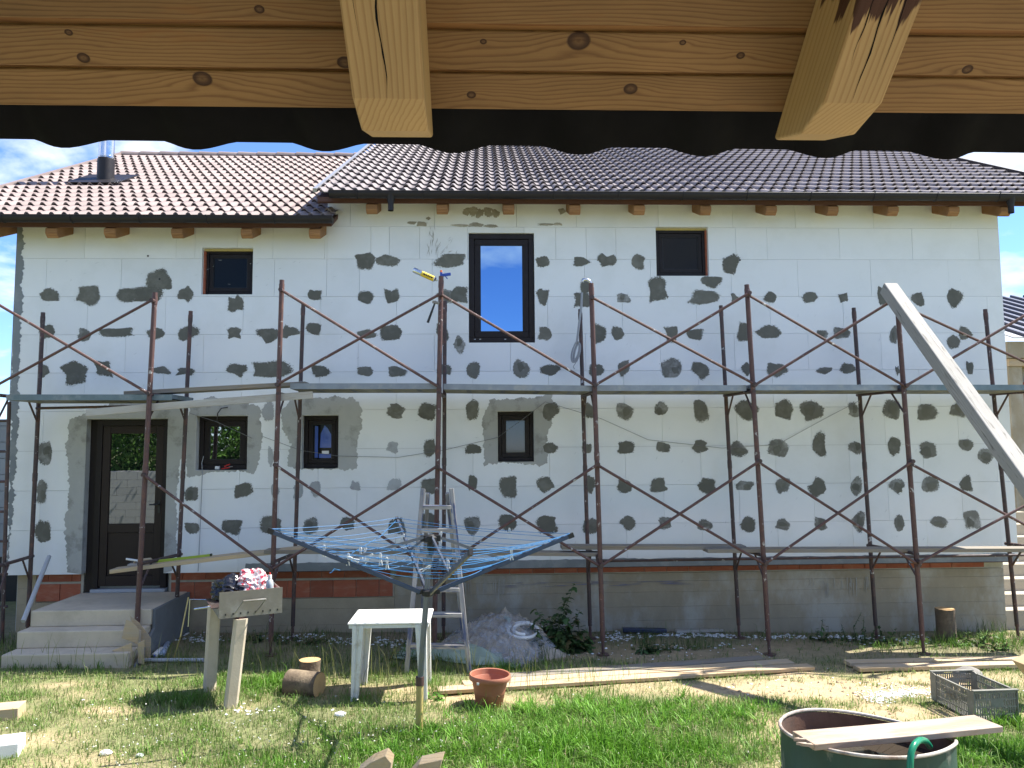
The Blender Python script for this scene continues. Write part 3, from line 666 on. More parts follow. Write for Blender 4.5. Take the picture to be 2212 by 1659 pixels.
def plinth_marks(px0, py0, px1, py1, n, mat, ln, wd, vert, seed, y):
    r_ = random.Random(seed); mb = MB(); a, b = W(px0, py0), W(px1, py1)
    for i in range(n):
        x, z = r_.uniform(a.x, b.x), r_.uniform(b.z, a.z); l = ln * r_.uniform(.3, 1.3); w_ = wd * r_.uniform(.4, 1.4)
        q = [(x - w_ / 2, z), (x - w_ * .35, z - l), (x + w_ * .2, z - l * 1.04), (x + w_ / 2, z)] if vert else [(x - l / 2, z), (x, z - w_ / 2), (x + l / 2, z), (x, z + w_ / 2)]
        plate(mb, q, y - .00003 * i, .003)
    tag(mb.build('paint_mark', M[mat], plinth), kind='stuff')
plinth_marks(985, 1250, 1105, 1275, 40, 'drip', .17, .008, True, 1, YB - .0005); plinth_marks(1090, 1262, 1490, 1266, 30, 'chalk', .30, .007, False, 2, YB + .0005); plinth_marks(1750, 1250, 1900, 1262, 26, 'drip', .16, .007, True, 3, YB - .0005)
# windows
def window(nm, pane, fw=0.055, sw=0.06, yo=0.105, sash=True, gap=0.004):
    x0, x1, z0, z1 = OPEN[nm]; x0 += gap; x1 -= gap; z0 += gap; z1 -= gap
    def ring(mb, x0, x1, z0, z1, t, y0, y1):
        mb.box(x0, x1, y0, y1, z0, z0 + t); mb.box(x0, x1, y0, y1, z1 - t, z1); mb.box(x0, x0 + t, y0, y1, z0 + t + .0002, z1 - t - .0002); mb.box(x1 - t, x1, y0, y1, z0 + t + .0002, z1 - t - .0002)
    f = MB(); ring(f, x0, x1, z0, z1, fw, WALL + yo, WALL + 0.166)
    o = f.build('window', M['frame'], house, bevel=0.004)
    s_ = MB(); a = fw + 0.004; ring(s_, x0 + a, x1 - a, z0 + a, z1 - a, sw, WALL + yo + 0.012, WALL + 0.160); s_.build('sash', M['frame'], o, bevel=0.004)
    g = MB(); ring(g, x0 + a + sw, x1 - a - sw, z0 + a + sw, z1 - a - sw, 0.008, WALL + yo + 0.020, WALL + 0.158); g.build('gasket', M['gasket'], o)
    p = a + sw + 0.004
    MB().box(x0 + p, x1 - p, WALL + yo + 0.030, WALL + yo + 0.036, z0 + p, z1 - p).build('pane', M[pane], o)
    return o
window('win_a', 'glass_dim', 0.05, 0.05); bw = window('big', 'glass_sky', 0.07, 0.075, yo=0.03); window('win_c', 'glass_dim', 0.055, 0.05, yo=0.09)
w1 = window('win_1', 'glass', 0.06, 0.065); w2 = window('win_2', 'glass_dim', 0.055, 0.05); w3 = window('win_3', 'glass_blue', 0.05, 0.055)
for o in (bw,):
    mb = MB()
    for fx in (0.09, 0.17, 0.55): mb.box(-0.178 + 0.877 * fx - .012, -0.178 + 0.877 * fx + .012, WALL + 0.0262, WALL + 0.0300, 3.785, 3.795)
    mb.build('drain_cap', M['grey_tool'], o)
    x0, x1, z0, z1 = OPEN['big']; mb = MB()             # ragged foam and a gap round the frame
    mb.box(x0 + 0.001, x1 - 0.001, WALL + 0.05, WALL + 0.14, z1 - 0.045, z1 - 0.001); mb.build('foam_gap', M['joint'], o)
for nm, o in (('win_3', w3),):
    pass
mb = MB(); x0, x1, z0, z1 = OPEN['win_2']               # glossy blue shapes laid over the pane
mb.box(x0 + .145, x0 + .185, WALL + .128, WALL + .132, z0 + .14, z1 - .14); mb.prism([(x0 + .21, WALL + .128, z0 + .27), (x0 + .36, WALL + .128, z0 + .27), (x0 + .37, WALL + .128, z0 + .42), (x0 + .31, WALL + .128, z1 - .17), (x0 + .27, WALL + .128, z1 - .13), (x0 + .22, WALL + .128, z1 - .24)], (0, .004, 0)); mb.box(x0 + .20, x0 + .36, WALL + .128, WALL + .132, z0 + .135, z0 + .19); mb.build('blue_strip', M['pane_blue'], w2)
MB().box(x0 + .24, x0 + .33, WALL + .120, WALL + .1275, z0 + .19, z0 + .23).build('sticker', M['white'], w2)
for nm in ('win_a', 'win_c'):                            # bare brick and gun foam beside the frames of the upper windows
    x0, x1, z0, z1 = OPEN[nm]; mb = MB(); xa = x0 + 0.0005 if nm == 'win_a' else x1 - 0.0225
    mb.box(xa, xa + 0.022, WALL + 0.06, WALL + 0.163, z0 + 0.02, z1 - 0.03); mb.build('brick_edge', M['brick'], facade); mb = MB(); mb.box(x0 + .001, x1 - .001, WALL + 0.07, WALL + 0.163, z1 - 0.026, z1 - 0.001); mb.build('gun_foam', M['bamboo'], facade)
# entrance door
x0, x1, z0, z1 = dx0 + 0.09, dx1 - 0.012, 0.60, dz1 - 0.012
f = MB(); t = 0.075; ya, yb = WALL + 0.09, WALL + 0.166
f.box(x0, x0 + t, ya, yb, z0, z1); f.box(x1 - t, x1, ya, yb, z0, z1); f.box(x0 + t + .0003, x1 - t - .0003, ya, yb, z1 - t, z1)
door = f.build('door', M['frame'], house, bevel=0.004)
MB().box(dx0 + 0.006, x0 - 0.001, WALL + 0.11, WALL + 0.1665, 0.56, dz1 - 0.01).build('side_batten', M['frame'], door)
l = MB(); a0, a1, b0_, b1 = x0 + t + .004, x1 - t - .004, z0 + 0.03, z1 - t - .004; s_ = 0.095; mid = 1.36; yl = WALL + 0.10
l.box(a0, a0 + s_, yl, yb - .002, b0_, b1); l.box(a1 - s_, a1, yl, yb - .002, b0_, b1); l.box(a0 + s_ + .0003, a1 - s_ - .0003, yl, yb - .002, b0_, b0_ + 0.13); l.box(a0 + s_ + .0003, a1 - s_ - .0003, yl, yb - .002, b1 - s_, b1); l.box(a0 + s_ + .0003, a1 - s_ - .0003, yl, yb - .002, mid - 0.055, mid + 0.055)
l.build('leaf', M['door_brown'], door, bevel=0.005)
MB().box(a0 + s_ + .006, a1 - s_ - .006, yl + 0.02, yl + 0.026, mid + 0.06, b1 - s_ - .006).build('pane', M['glass'], door)
MB().box(a0 + s_ + .006, a1 - s_ - .006, yl + 0.016, yl + 0.03, b0_ + 0.135, mid - 0.06).build('panel', M['door_brown'], door)
MB().box(x0, x1, WALL + 0.055, WALL + 0.165, 0.555, 0.597).build('sill', M['metal_roof_l'], door, bevel=0.006)
hd = MB(); hd.tube([(a1 - .035, yl - .045, 1.66), (a1 - .14, yl - .045, 1.66)], 0.009); hd.tube([(a1 - .035, yl + .001, 1.66), (a1 - .035, yl - .047, 1.66)], 0.010); hd.box(a1 - .05, a1 - .02, yl - .006, yl + .002, 1.55, 1.71); hd.build('handle', M['black'], door)
# roofs
PITCHA = R(28); es = V3(0, math.cos(PITCHA), math.sin(PITCHA)); en = V3(0, -math.sin(PITCHA), math.cos(PITCHA))
TW, TG, TL = 0.30, 0.335, 0.375
def tile_mesh():
    mb = MB(); n = 14; xs = [TW * i / n for i in range(n + 1)]
    def prof(x):
        u = (x / (TW / 2)) % 1.0
        return 0.040 * (math.sin(math.pi * min(1, u / 0.62)) ** 0.8 if u < 0.62 else 0.0)
    vs = []; fs = []
    for s, lift, th in ((0.0, 0.026, 1.35), (TL, 0.002, 0.80)):
        for x in xs: vs.append(V3(x, s, prof(x) * th + lift))
    for x in xs: vs.append(V3(x, 0.002, prof(x) * 1.22 + 0.026 - 0.014))
    m = n + 1
    for i in range(n):
        fs.append((i, i + 1, m + i + 1, m + i)); fs.append((i + 1, i, 2 * m + i, 2 * m + i + 1))
    mb.add(vs, fs); me = mb.mesh('roof_tile', M['tile'], smooth=True)
    me.transform(Matrix(((1, 0, 0, 0), (0, es.y, en.y, 0), (0, es.z, en.z, 0), (0, 0, 0, 1)))); me.set_sharp_from_angle(angle=R(50))
    return me
TILE = tile_mesh(); TILE_G = TILE.copy(); TILE_G.materials[0] = M['tile_g']
tv = np.array([v.co[:] for v in TILE.vertices]); tf = [tuple(p.vertices) for p in TILE.polygons]
def roof(x0, x1, ye, ze, yr, label_seed, name='roof', tile=None):
    tile = tile or TILE; tmat = tile.materials[0]
    zr = ze + math.tan(PITCHA) * (yr - ye); sl_ = (yr - ye) / math.cos(PITCHA)
    mb = MB(); th = 0.06
    sec = [(ye + 0.06, ze - 0.02), (yr, zr - 0.05), (2 * yr - ye - 0.06, ze - 0.02), (2 * yr - ye - 0.06, ze - 0.02 - th), (yr, zr - 0.05 - th), (ye + 0.06, ze - 0.02 - th)]
    mb.prism([(x0 + 0.01, y, z) for y, z in sec], (x1 - x0 - 0.02, 0, 0))
    ro = mb.build(name, M['fascia'], house)
    ncol = int(round((x1 - x0) / TW)); st = (x1 - x0) / ncol; cnt = 0; rest_v = []; rest_f = []
    r_ = random.Random(label_seed)
    for row in range(int(sl_ / TG) + 1):
        if (row + 1) * TG > sl_ + 0.15: break
        for c in range(ncol):
            o = V3(x0 + c * st, ye, ze) + es * (row * TG) + en * r_.uniform(-0.0015, 0.0015)
            if cnt < 300:
                link('roof_tile', tile, ro, o); cnt += 1
            else:
                b = len(rest_v) * len(tv); rest_v.append(tv + np.array(o[:])); rest_f += [tuple(i + b for i in q) for q in tf]
    if rest_v:
        me = bpy.data.meshes.new('roof_tiles'); me.from_pydata(np.concatenate(rest_v).tolist(), [], rest_f); me.materials.append(tmat); me.polygons.foreach_set('use_smooth', [True] * len(me.polygons)); me.set_sharp_from_angle(angle=R(50))
        tag(link('roof_tiles', me, ro, (0, 0, 0)), kind='stuff')
    k = 0; x = x0                                         # ridge caps
    while x < x1 - 0.1:
        mb = MB(); pr_ = [(0.115 * math.cos(t), 0.10 * math.sin(t)) for t in np.linspace(0, math.pi, 9)]
        vs = [(x - 0.02, yr + a, zr + 0.0 + b) for a, b in pr_] + [(min(x + 0.40, x1), yr + a * 0.92, zr - 0.012 + b * 0.92) for a, b in pr_]
        mb.add(vs, [(i, i + 1, i + 10, i + 9) for i in range(8)] + [tuple(range(9))]); mb.build('ridge_cap', tmat, ro, smooth=True); x += 0.38
    return ro, zr
YE = 9.60; ZEM, ZEL = 5.58, 5.255
roof_l, zrl = roof(-7.07, -1.9, YE, ZEL, 15.05, 1)
roof_m, zrm = roof(-2.10, 8.25, YE, ZEM, 15.6, 2, tile=TILE_G)
def verge(x0, x1, ze, yr, mat, zoff, ht, ro):
    a = V3((x0 + x1) / 2, YE, ze) + en * zoff; b = a + es * ((yr - YE) / math.cos(PITCHA))
    MB().beam(a, b, abs(x1 - x0), ht, up=en).build('verge_strip', mat, ro)
verge(-2.135, -2.085, ZEM, 15.6, M['verge'], 0.045, 0.05, roof_m); verge(8.235, 8.29, ZEM, 15.6, M['gutter'], 0.02, 0.14, roof_m); verge(-7.12, -7.06, ZEL, 15.05, M['tile'], 0.02, 0.12, roof_l)
def gutter(x0, x1, ze, outlets):
    mb = MB(); r_ = 0.070; n = 12; yc, zc = YE - 0.035, ze + 0.004
    ring = [(yc - r_ * math.cos(t), zc - r_ * math.sin(t)) for t in np.linspace(-0.15, math.pi + 0.1, n)]
    vs = [(x, y, z) for x in (x0, x1) for y, z in ring] + [(x, yc + (y - yc) * 0.95, zc + (z - zc) * 0.95) for x in (x0, x1) for y, z in ring]
    fs = [(i, i + 1, n + i + 1, n + i) for i in range(n - 1)] + [(2 * n + i + 1, 2 * n + i, 3 * n + i, 3 * n + i + 1) for i in range(n - 1)] + [tuple(range(n)), tuple(range(n, 2 * n))]
    mb.add(vs, fs); mb.tube([(x0, yc - r_, zc + .006), (x1, yc - r_, zc + .006)], 0.008, 6)
    g = mb.build('gutter', M['gutter'], house, smooth=True, recalc=False)
    x = x0 + 0.35
    while x < x1:
        MB().tube([(x, yc - (r_ + .004) * math.cos(t), zc - (r_ + .004) * math.sin(t)) for t in np.linspace(-0.2, 2.6, 9)], 0.007, 6).build('bracket', M['gutter'], g); x += 0.83
    for ox in outlets:
        mb = MB(); mb.lathe((ox, yc, zc - 0.20), [(0.036, -0.03), (0.036, 0.06), (0.052, 0.13), (0.075, 0.20)], 16); mb.build('outlet', M['gutter'], g, smooth=True)
    return g
gutter(-7.1, W(726, 470).x + 0.06, ZEL, []); gutter(W(706, 420).x + 0.14, 8.3, ZEM, [P(845, 430, YE).x, P(2180, 450, YE).x])
def tails(pxs, ze, px_y):
    for px in pxs:
        x = P(px, px_y, 9.72).x; zb = ze - 0.215; y0 = 9.70
        sec = [(y0, zb + 0.05), (y0, zb + 0.115), (10.2, zb + 0.115 + 0.266), (10.2, zb + 0.19), (y0 + 0.055, zb)]
        hw = 0.074
        MB().prism([(x - hw, y, z) for y, z in sec], (2 * hw, 0, 0)).build('rafter_tail', M['rafter_red'], house, bevel=0.012)
tails([803, 955, 1099, 1242, 1381, 1524, 1666, 1799, 1929, 2060, 2172], ZEM, 452)
tails([-20, 112, 238, 383, 533, 680], ZEL, 490)
mb = MB(); mb.box(-7.05, XM - .02, 9.695, 9.72, ZEL - 0.085, ZEL - 0.01); mb.build('fascia', M['fascia'], house)
mb = MB(); mb.box(XM - .05, 8.22, 9.695, 9.72, ZEM - 0.085, ZEM - 0.01); mb.build('fascia', M['fascia'], house)
# the flue
fp = P(228, 384, 12.0)
mb = MB(); mb.lathe((fp.x, 12.0, fp.z - 0.5), [(0.125, 0), (0.125, 0.78), (0.118, 0.785), (0.118, 0.80)], 24); flue = mb.build('flue', M['gutter'], house, smooth=True)
mb = MB(); mb.lathe((fp.x, 12.0, fp.z + 0.28), [(0.112, 0), (0.112, 0.03), (0.118, 0.035), (0.118, 0.055), (0.112, 0.06), (0.112, 1.1), (0.1, 1.1)], 24); mb.build('flue_pipe', M['steel'], flue, smooth=True)
mb = MB(); o_ = V3(fp.x, 11.9, ZEL + math.tan(PITCHA) * (11.9 - YE)); mb.frame(o_, V3(1, 0, 0), es, en, (-0.42, -0.25, 0.065), (0.36, 0.55, 0.08)); mb.build('flashing', M['gutter'], flue)

# ------------------------------------------------------------------ scaffold along the facade
FY, BY = 9.08, 9.84
scaf = thing('scaffold', 'rusty brown steel tube scaffold standing along the facade', 'scaffold', (1, 9.4, 0))
def to_ground(a, b, extra=0.0):
    g = GH(b.x, b.y) - extra; t = (a.z - g) / (a.z - b.z); return a + (b - a) * t
FRONT = [((-10, 600), (0, 1420)), ((335, 632), (292, 1422)), ((609, 605), (584, 1408)), ((953, 597), (938, 1395)), ((1277, 612), (1303, 1410)), ((1613, 615), (1662, 1412)), ((1937, 640), (1995, 1410)), ((2252, 640), (2330, 1412))]
BACK = [((93, 675), (58, 1388)), ((412, 672), (378, 1385)), ((655, 657), (632, 1366)), ((961, 650), (958, 1370)), ((1253, 668), (1275, 1362)), ((1557, 660), (1597, 1376)), ((1844, 665), (1893, 1370)), ((2128, 668), (2199, 1372))]
fp_, bp_ = [], []
for lst, Y, r_, out in ((FRONT, FY, 0.029, fp_), (BACK, BY, 0.0255, bp_)):
    for i, (t, b) in enumerate(lst):
        A, B = P(*t, Y), P(*b, Y); B = to_ground(A, B); out.append((A, B))
        if lst is FRONT and i == 0: continue
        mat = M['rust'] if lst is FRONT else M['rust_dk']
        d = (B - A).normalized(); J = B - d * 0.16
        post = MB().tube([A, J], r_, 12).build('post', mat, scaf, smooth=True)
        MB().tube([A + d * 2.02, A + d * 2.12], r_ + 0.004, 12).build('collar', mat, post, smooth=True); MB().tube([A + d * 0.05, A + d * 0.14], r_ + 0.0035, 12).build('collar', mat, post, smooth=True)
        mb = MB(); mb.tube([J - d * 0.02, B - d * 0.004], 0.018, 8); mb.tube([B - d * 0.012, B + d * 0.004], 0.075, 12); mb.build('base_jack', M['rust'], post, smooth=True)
def at_z(ab, z): A, B = ab; return A + (B - A) * ((A.z - z) / (A.z - B.z))
ZD = P(1100, 838, 9.1).z - 0.055            # transoms carry the decks
ZL = P(1500, 1200, 9.1).z - 0.01
for i in range(8):
    for z in (ZD, ZL):
        a, b = at_z(fp_[i], z), at_z(bp_[i], z); d = (b - a).normalized()
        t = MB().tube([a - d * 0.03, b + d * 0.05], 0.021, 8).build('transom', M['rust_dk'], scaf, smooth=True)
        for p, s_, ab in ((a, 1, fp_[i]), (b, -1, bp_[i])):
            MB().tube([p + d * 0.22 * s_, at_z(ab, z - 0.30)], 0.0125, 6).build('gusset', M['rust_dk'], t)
def brace(i0, y0, i1, y1, off=0.042):
    def pt(i, y):
        A, B = fp_[i]; px_t, px_b = FRONT[i]
        u = (y - px_t[1]) / (px_b[1] - px_t[1]); p = A + (B - A) * u; p.y -= off; return p
    a, b = pt(i0, y0), pt(i1, y1); o = MB().tube([a, b], 0.0165, 8).build('brace', M['rust'], scaf, smooth=True)
    for p in (a, b): MB().tube([p + V3(0, -0.020, 0), p + V3(0, off, 0)], 0.025, 8).build('coupler', M['rust_dk'], o)
for i0, y0, i1, y1, o in [(0, 655, 1, 857, .042), (0, 846, 1, 652, .075), (2, 628, 3, 838, .042), (2, 836, 3, 638, .075), (3, 638, 4, 838, .042), (4, 645, 5, 835, .042), (4, 838, 5, 636, .075), (5, 640, 6, 840, .042), (5, 838, 6, 642, .075), (6, 660, 7, 815, .042), (6, 838, 7, 655, .075),
                       (1, 1035, 2, 1228, .042), (2, 1008, 3, 1225, .042), (2, 1228, 3, 1005, .075), (3, 1008, 4, 1225, .042), (3, 1222, 4, 1008, .075), (4, 1010, 5, 1222, .042), (4, 1222, 5, 1002, .075), (5, 1005, 6, 1222, .042), (5, 1218, 6, 1002, .075), (6, 1008, 7, 1190, .042), (6, 1215, 7, 1050, .075)]:
    brace(i0, y0, i1, y1, o)
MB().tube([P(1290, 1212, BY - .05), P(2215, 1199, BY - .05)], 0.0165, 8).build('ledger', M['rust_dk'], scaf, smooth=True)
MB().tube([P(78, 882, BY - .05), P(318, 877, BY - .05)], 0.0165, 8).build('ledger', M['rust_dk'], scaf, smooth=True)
# ladder frame at the left end
lf = thing('ladder_frame', 'dark steel ladder frame beside the left house corner', 'ladder frame', P(10, 1400, 9.6))
for xo in (0.0, -0.5): MB().tube([P(20, 868, 9.6) + V3(xo, 0, 0), to_ground(P(20, 868, 9.6), P(9, 1230, 9.6)) + V3(xo, 0, 0)], 0.022, 10).build('rail', M['rust_dk'], lf, smooth=True)
for y in (909, 975, 1040, 1105, 1169, 1240, 1310): MB().tube([P(16, y, 9.6), P(16, y, 9.6) + V3(-0.5, 0, 0)], 0.016, 8).build('rung', M['rust_dk'], lf, smooth=True)

def deck(p0, p1, mat, label, wd=0.66, y0=9.13, under='galv_under'):
    a, b = P(*p0, y0), P(*p1, y0); d = (b - a); l = d.length; d.normalize(); up = V3(0, 0, 1) - d * d.z; up.normalize(); sd = V3(0, 1, 0)
    t = thing('scaffold_deck', label, 'scaffold deck', a, 'steel decks on the scaffold')
    MB().frame(a, d, sd, up, (0, 0.002, -0.004), (l, wd - 0.002, 0.0)).build('deck_plate', mat, t)
    for s_ in (0, wd - 0.004): MB().frame(a, d, sd, up, (0, s_, -0.068), (l, s_ + 0.004, -0.0045)).build('side_lip', mat, t)
    mb = MB(); mb.frame(a, d, sd, up, (0.002, 0.0045, -0.066), (l - 0.002, wd - 0.0045, -0.062)); mb.build('underside', M[under], t)
    mb = MB(); mb.frame(a, d, sd, up, (0.0, -0.003, -0.050), (0.03, wd, 0.001)); mb.frame(a, d, sd, up, (l - 0.03, -0.003, -0.050), (l, wd, 0.001)); mb.build('end_hook', mat, t)
    for k in range(4):
        u = l * (0.15 + 0.23 * k); MB().frame(a, d, sd, up, (u, 0.1, -0.0665), (u + 0.06, wd - 0.1, -0.0645)).build('slot', M['black'], t)
deck((14, 852), (372, 852), M['deck_blue'], 'blue grey steel scaffold deck above the entrance door')
deck((627, 828), (948, 828), M['galv'], 'galvanised scaffold deck left of the ladder top')
deck((958, 829), (1283, 833), M['galv'], 'galvanised scaffold deck below the tall window')
deck((1290, 832), (1612, 832), M['galv'], 'galvanised scaffold deck right of the tall window')
deck((1620, 831), (1938, 831), M['galv'], 'galvanised scaffold deck with three dark slots left of the beam')
deck((1946, 831), (2290, 831), M['deck_blue'], 'blue edged scaffold deck behind the leaning beam')

def planked(name, a, b, wd, th, mat, label, cat='plank', up=(0, 0, 1), bevel=0.004, group=None):
    "one sawn board, a little bowed"
    a, b = Vector(a), Vector(b); d = b - a; l = d.length; d.normalize(); up = Vector(up); sd = d.cross(up).normalized(); up = sd.cross(d)
    n = 8; r_ = (rng.uniform(-9, 9), rng.uniform(-9, 9)); vs = []; gs = []; fs = []; bow = rng.uniform(-0.006, 0.006)
    for i in range(n + 1):
        u = i / n; bw = up * bow * math.sin(math.pi * u) + sd * bow * math.sin(2.2 * u)
        for j, k in ((-1, -1), (1, -1), (1, 1), (-1, 1)):
            vs.append(a + d * (l * u) + sd * (j * wd / 2) + up * (k * th / 2) + bw); gs.append((l * u + r_[0], j * wd / 2 + r_[1], k * th / 2))
    for i in range(n):
        for k in range(4): fs.append((i * 4 + k, i * 4 + (k + 1) % 4, i * 4 + 4 + (k + 1) % 4, i * 4 + 4 + k))
    fs += [(3, 2, 1, 0), tuple(n * 4 + k for k in range(4))]
    o = MB().add(vs, fs, gs).build(name, mat, None, bevel=bevel)
    return tag(o, label, cat, group)
planked('plank', P(276, 851, 9.35), P(664, 830, 9.35), 0.22, 0.05, M['plank'], 'weathered plank bridging the upper decks above the small left windows')
planked('plank', P(186, 892, 9.13), P(676, 853, 9.13), 0.028, 0.085, M['plank_dust'], 'cement dusted board tied on edge above the entrance door')
planked('plank', P(246, 1232, 9.33), P(655, 1184, 9.40), 0.24, 0.045, M['plank_new'], 'sloping plank with tools beside the entrance steps')
planked('plank', P(278, 1226, 9.60), P(560, 1193, 9.62), 0.20, 0.04, M['plank_dust'], 'shorter dusty plank behind the sloping tool plank')
planked('plank', P(575, 1190, 9.35), P(1295, 1196, 9.35), 0.20, 0.042, M['plank'], 'long grey low scaffold plank behind the clothes airer')
planked('plank', P(1212, 1181, 9.42), P(1606, 1181, 9.42), 0.22, 0.045, M['plank'], 'grey low scaffold plank with a pale end left of the middle')
planked('plank', P(1523, 1188, 9.30), P(2290, 1186, 9.30), 0.22, 0.045, M['plank'], 'long low scaffold plank reaching the right house corner')
# leaning timber
bt, bb = P(1919, 622, 8.96), P(2196, 1008, 6.95); bb = to_ground(bt, bb, -0.05)
planked('timber_beam', bt, bb, 0.165, 0.15, M['beam_grey'], 'thick grey timber beam leaning against the right end of the scaffold', 'beam', up=(0, 0, 1), bevel=0.010)

def beam_crack(u0, u1, k, sd, seed):
    d = (bb - bt).normalized(); side = d.cross(V3(0, 0, 1)).normalized(); up_ = side.cross(d); r_ = random.Random(seed); n = 12; A_, B_ = [], []
    for i in range(n + 1):
        u = u0 + (u1 - u0) * i / n; o = (k + .012 * mnoise.noise(Vector((u * 4, seed, 0)))); w_ = .0035 * math.sin(math.pi * max(.03, min(.97, i / n))) * r_.uniform(.5, 1.2)
        q = bt + d * u + (up_ * .0762 + side * o if sd == 'top' else side * (-.0837) + up_ * o); e = side if sd == 'top' else up_
        A_.append(q - e * w_); B_.append(q + e * w_)
    MB().add(A_ + B_, [(i, i + 1, n + 2 + i, n + 1 + i) for i in range(n)]).build('drying_crack', M['gasket'], bpy.data.objects['timber_beam'], recalc=False)
for a_ in ((.0, .5, .02, 'top', 1), (.4, 1.6, -.03, 'top', 2), (1.3, 2.6, .035, 'top', 3), (.1, 1.1, .01, 'l', 4), (1.2, 2.4, -.02, 'l', 5)): beam_crack(*a_)
# ------------------------------------------------------------------ things hung on the scaffold
t = thing('foam_gun', 'blue foam gun with silver and yellow can on a scaffold post', 'foam gun', P(953, 597, FY))
c0, c1 = P(945, 606, FY), P(893, 583, FY); ax = (c1 - c0).normalized(); s1 = ax.cross(V3(0, 1, 0)).normalized(); s2 = ax.cross(s1)
ln_ = (c1 - c0).length
can = MB().lathe(c0, [(0.0, 0.0), (0.012, 0.002), (0.014, 0.02), (0.033, 0.035), (0.033, ln_ - 0.006), (0.028, ln_), (0.0, ln_)], 20, ax=(s1, s2, ax)).build('can', M['steel'], t, smooth=True)
MB().lathe(c0, [(0.0336, 0.045), (0.0336, ln_ * 0.66)], 20, ax=(s1, s2, ax)).build('label_band', M['yellow'], can, smooth=True)
for k, (u0, u1) in enumerate(((0.20, 0.26), (0.28, 0.33), (0.35, 0.40), (0.42, 0.47), (0.49, 0.58))):
    mb = MB(); q = -s2 if s2.y > 0 else s2
    mb.frame(c0 + q * 0.0338, ax, q.cross(ax), q, (ln_ * u0, -0.010, 0), (ln_ * u1, 0.010, 0.0008)); mb.build('print_mark', M['gasket'], can)
g0 = P(953, 600, FY); mb = MB(); mb.beam(g0 + V3(0, 0, -0.03), g0 + V3(0, 0, 0.065), 0.028, 0.030, up=(0, 1, 0)); mb.beam(g0 + V3(0.01, 0, 0.03), g0 + V3(0.115, 0, 0.045), 0.024, 0.034); mb.beam(g0 + V3(0.05, 0, 0.02), g0 + V3(0.075, 0, -0.015), 0.010, 0.012); mb.build('gun_body', M['blue'], t, bevel=0.004)
MB().lathe(g0 + V3(0, 0, 0.066), [(0.014, 0), (0.013, 0.025), (0, 0.026)], 12).build('gun_tip', M['orange'], t)
t = thing('hammer', 'hammer with black grip hanging beside the scaffold post', 'hammer', P(930, 690, FY - .05))
MB().tube([P(941, 650, FY - .05), P(924, 697, FY - .05)], [0.010, 0.016], 8).build('handle', M['black'], t, smooth=True)
MB().beam(P(934, 652, FY - .05), P(949, 655, FY - .05), 0.03, 0.03).build('head', M['steel_grey'], t, bevel=0.004)
t = thing('pipe_elbow', 'short bright bent pipe stuck on a scaffold post right of the tall window', 'pipe', P(1277, 613, FY))
MB().tube([P(1278, 615, FY), P(1274, 608, FY), P(1268, 604, FY), P(1261, 604, FY), P(1258, 608, FY)], 0.020, 10).build('bent_pipe', M['steel'], t, smooth=True)
MB().tube([P(1278, 622, FY), P(1278, 614, FY)], 0.025, 10).build('socket', M['steel_grey'], t, smooth=True)
t = thing('cable_coil', 'grey cable hanging in a tied coil right of the tall window', 'cable', P(1245, 780, 9.76))
Yc = 9.76; MB().tube([P(1257, 632, Yc), P(1256, 660, Yc), P(1251, 700, Yc), P(1246, 740, Yc)], 0.015, 8).build('hanging_run', M['rope'], t, smooth=True)
for k in range(5):
    r_ = random.Random(k); cx_, cy_ = 1244 + r_.uniform(-2, 3), 760 + r_.uniform(-3, 3); aa, bb_ = r_.uniform(5, 9), r_.uniform(20, 24)
    pts = [P(cx_ + aa * math.cos(u) - 0.25 * bb_ * math.sin(u) * -1 * 0.8, cy_ - bb_ * math.sin(u), Yc - 0.004 * k) for u in np.linspace(0, 2 * math.pi, 20)]
    MB().tube(pts, 0.0075, 6, caps=False).build('loop', M['rope'], t, smooth=True)
MB().tube([P(1240, 775, Yc), P(1243, 785, Yc), P(1238, 792, Yc), P(1241, 797, Yc)], 0.004, 6).build('bare_end', M['wire'], t)
for pts, lab in (([(411, 893), (470, 912), (545, 947)], 'thin string pulled slantwise past the small window beside the door'), ([(565, 942), (650, 973), (730, 985), (860, 988), (960, 972), (1075, 945), (1130, 905), (1178, 868)], 'thin string sagging across the facade below the tall window'), ([(1178, 868), (1300, 905), (1400, 950), (1560, 968), (1680, 960), (1780, 905), (1855, 866)], 'thin wire sagging across the right half of the facade')):
    tag(MB().tube([P(*q, WALL - 0.03) for q in pts], 0.003, 5).build('string', M['wire'], None), lab, 'string')
t = tag(MB().tube([P(492, 880, WALL - .02), P(478, 882, WALL - .05), P(470, 893, WALL - .06), P(469, 910, WALL - .02), P(478, 920, WALL - .02), P(480, 932, WALL), P(475, 938, WALL + .02)], 0.007, 8).build('power_cable', M['black'], None, smooth=True), 'black cable sticking out above the small window beside the door', 'cable')
tag(MB().tube([P(440, 985, WALL - .02), P(436, 1000, WALL - .02), P(437, 1020, WALL - .02), P(432, 1150, WALL - .02), P(428, 1234, WALL - .02)], 0.005, 6).build('cable', M['rope'], None), 'thin grey cable running down the foam below the small window', 'cable')
tag(MB().box(W(461, 1010).x, W(470, 1010).x, WALL + .05, WALL + .10, 2.103, 2.145).build('soap_block', M['white'], None, bevel=.006), 'small white block on the ledge of the small window', 'block')
t = thing('pliers', 'red handled pliers on the ledge of the small window', 'pliers', W(490, 1012, -.05))
MB().tube([W(476, 1013, -.05), W(488, 1011, -.05), W(494, 1010, -.05)], 0.008, 6).build('handle', M['red'], t); MB().tube([W(482, 1008, -.05), W(488, 1005, -.05), W(494, 1003, -.05)], 0.008, 6).build('handle', M['red'], t); MB().tube([W(492, 1009, -.05), W(500, 1008, -.05)], [0.010, 0.005], 6).build('jaw', M['steel_grey'], t)
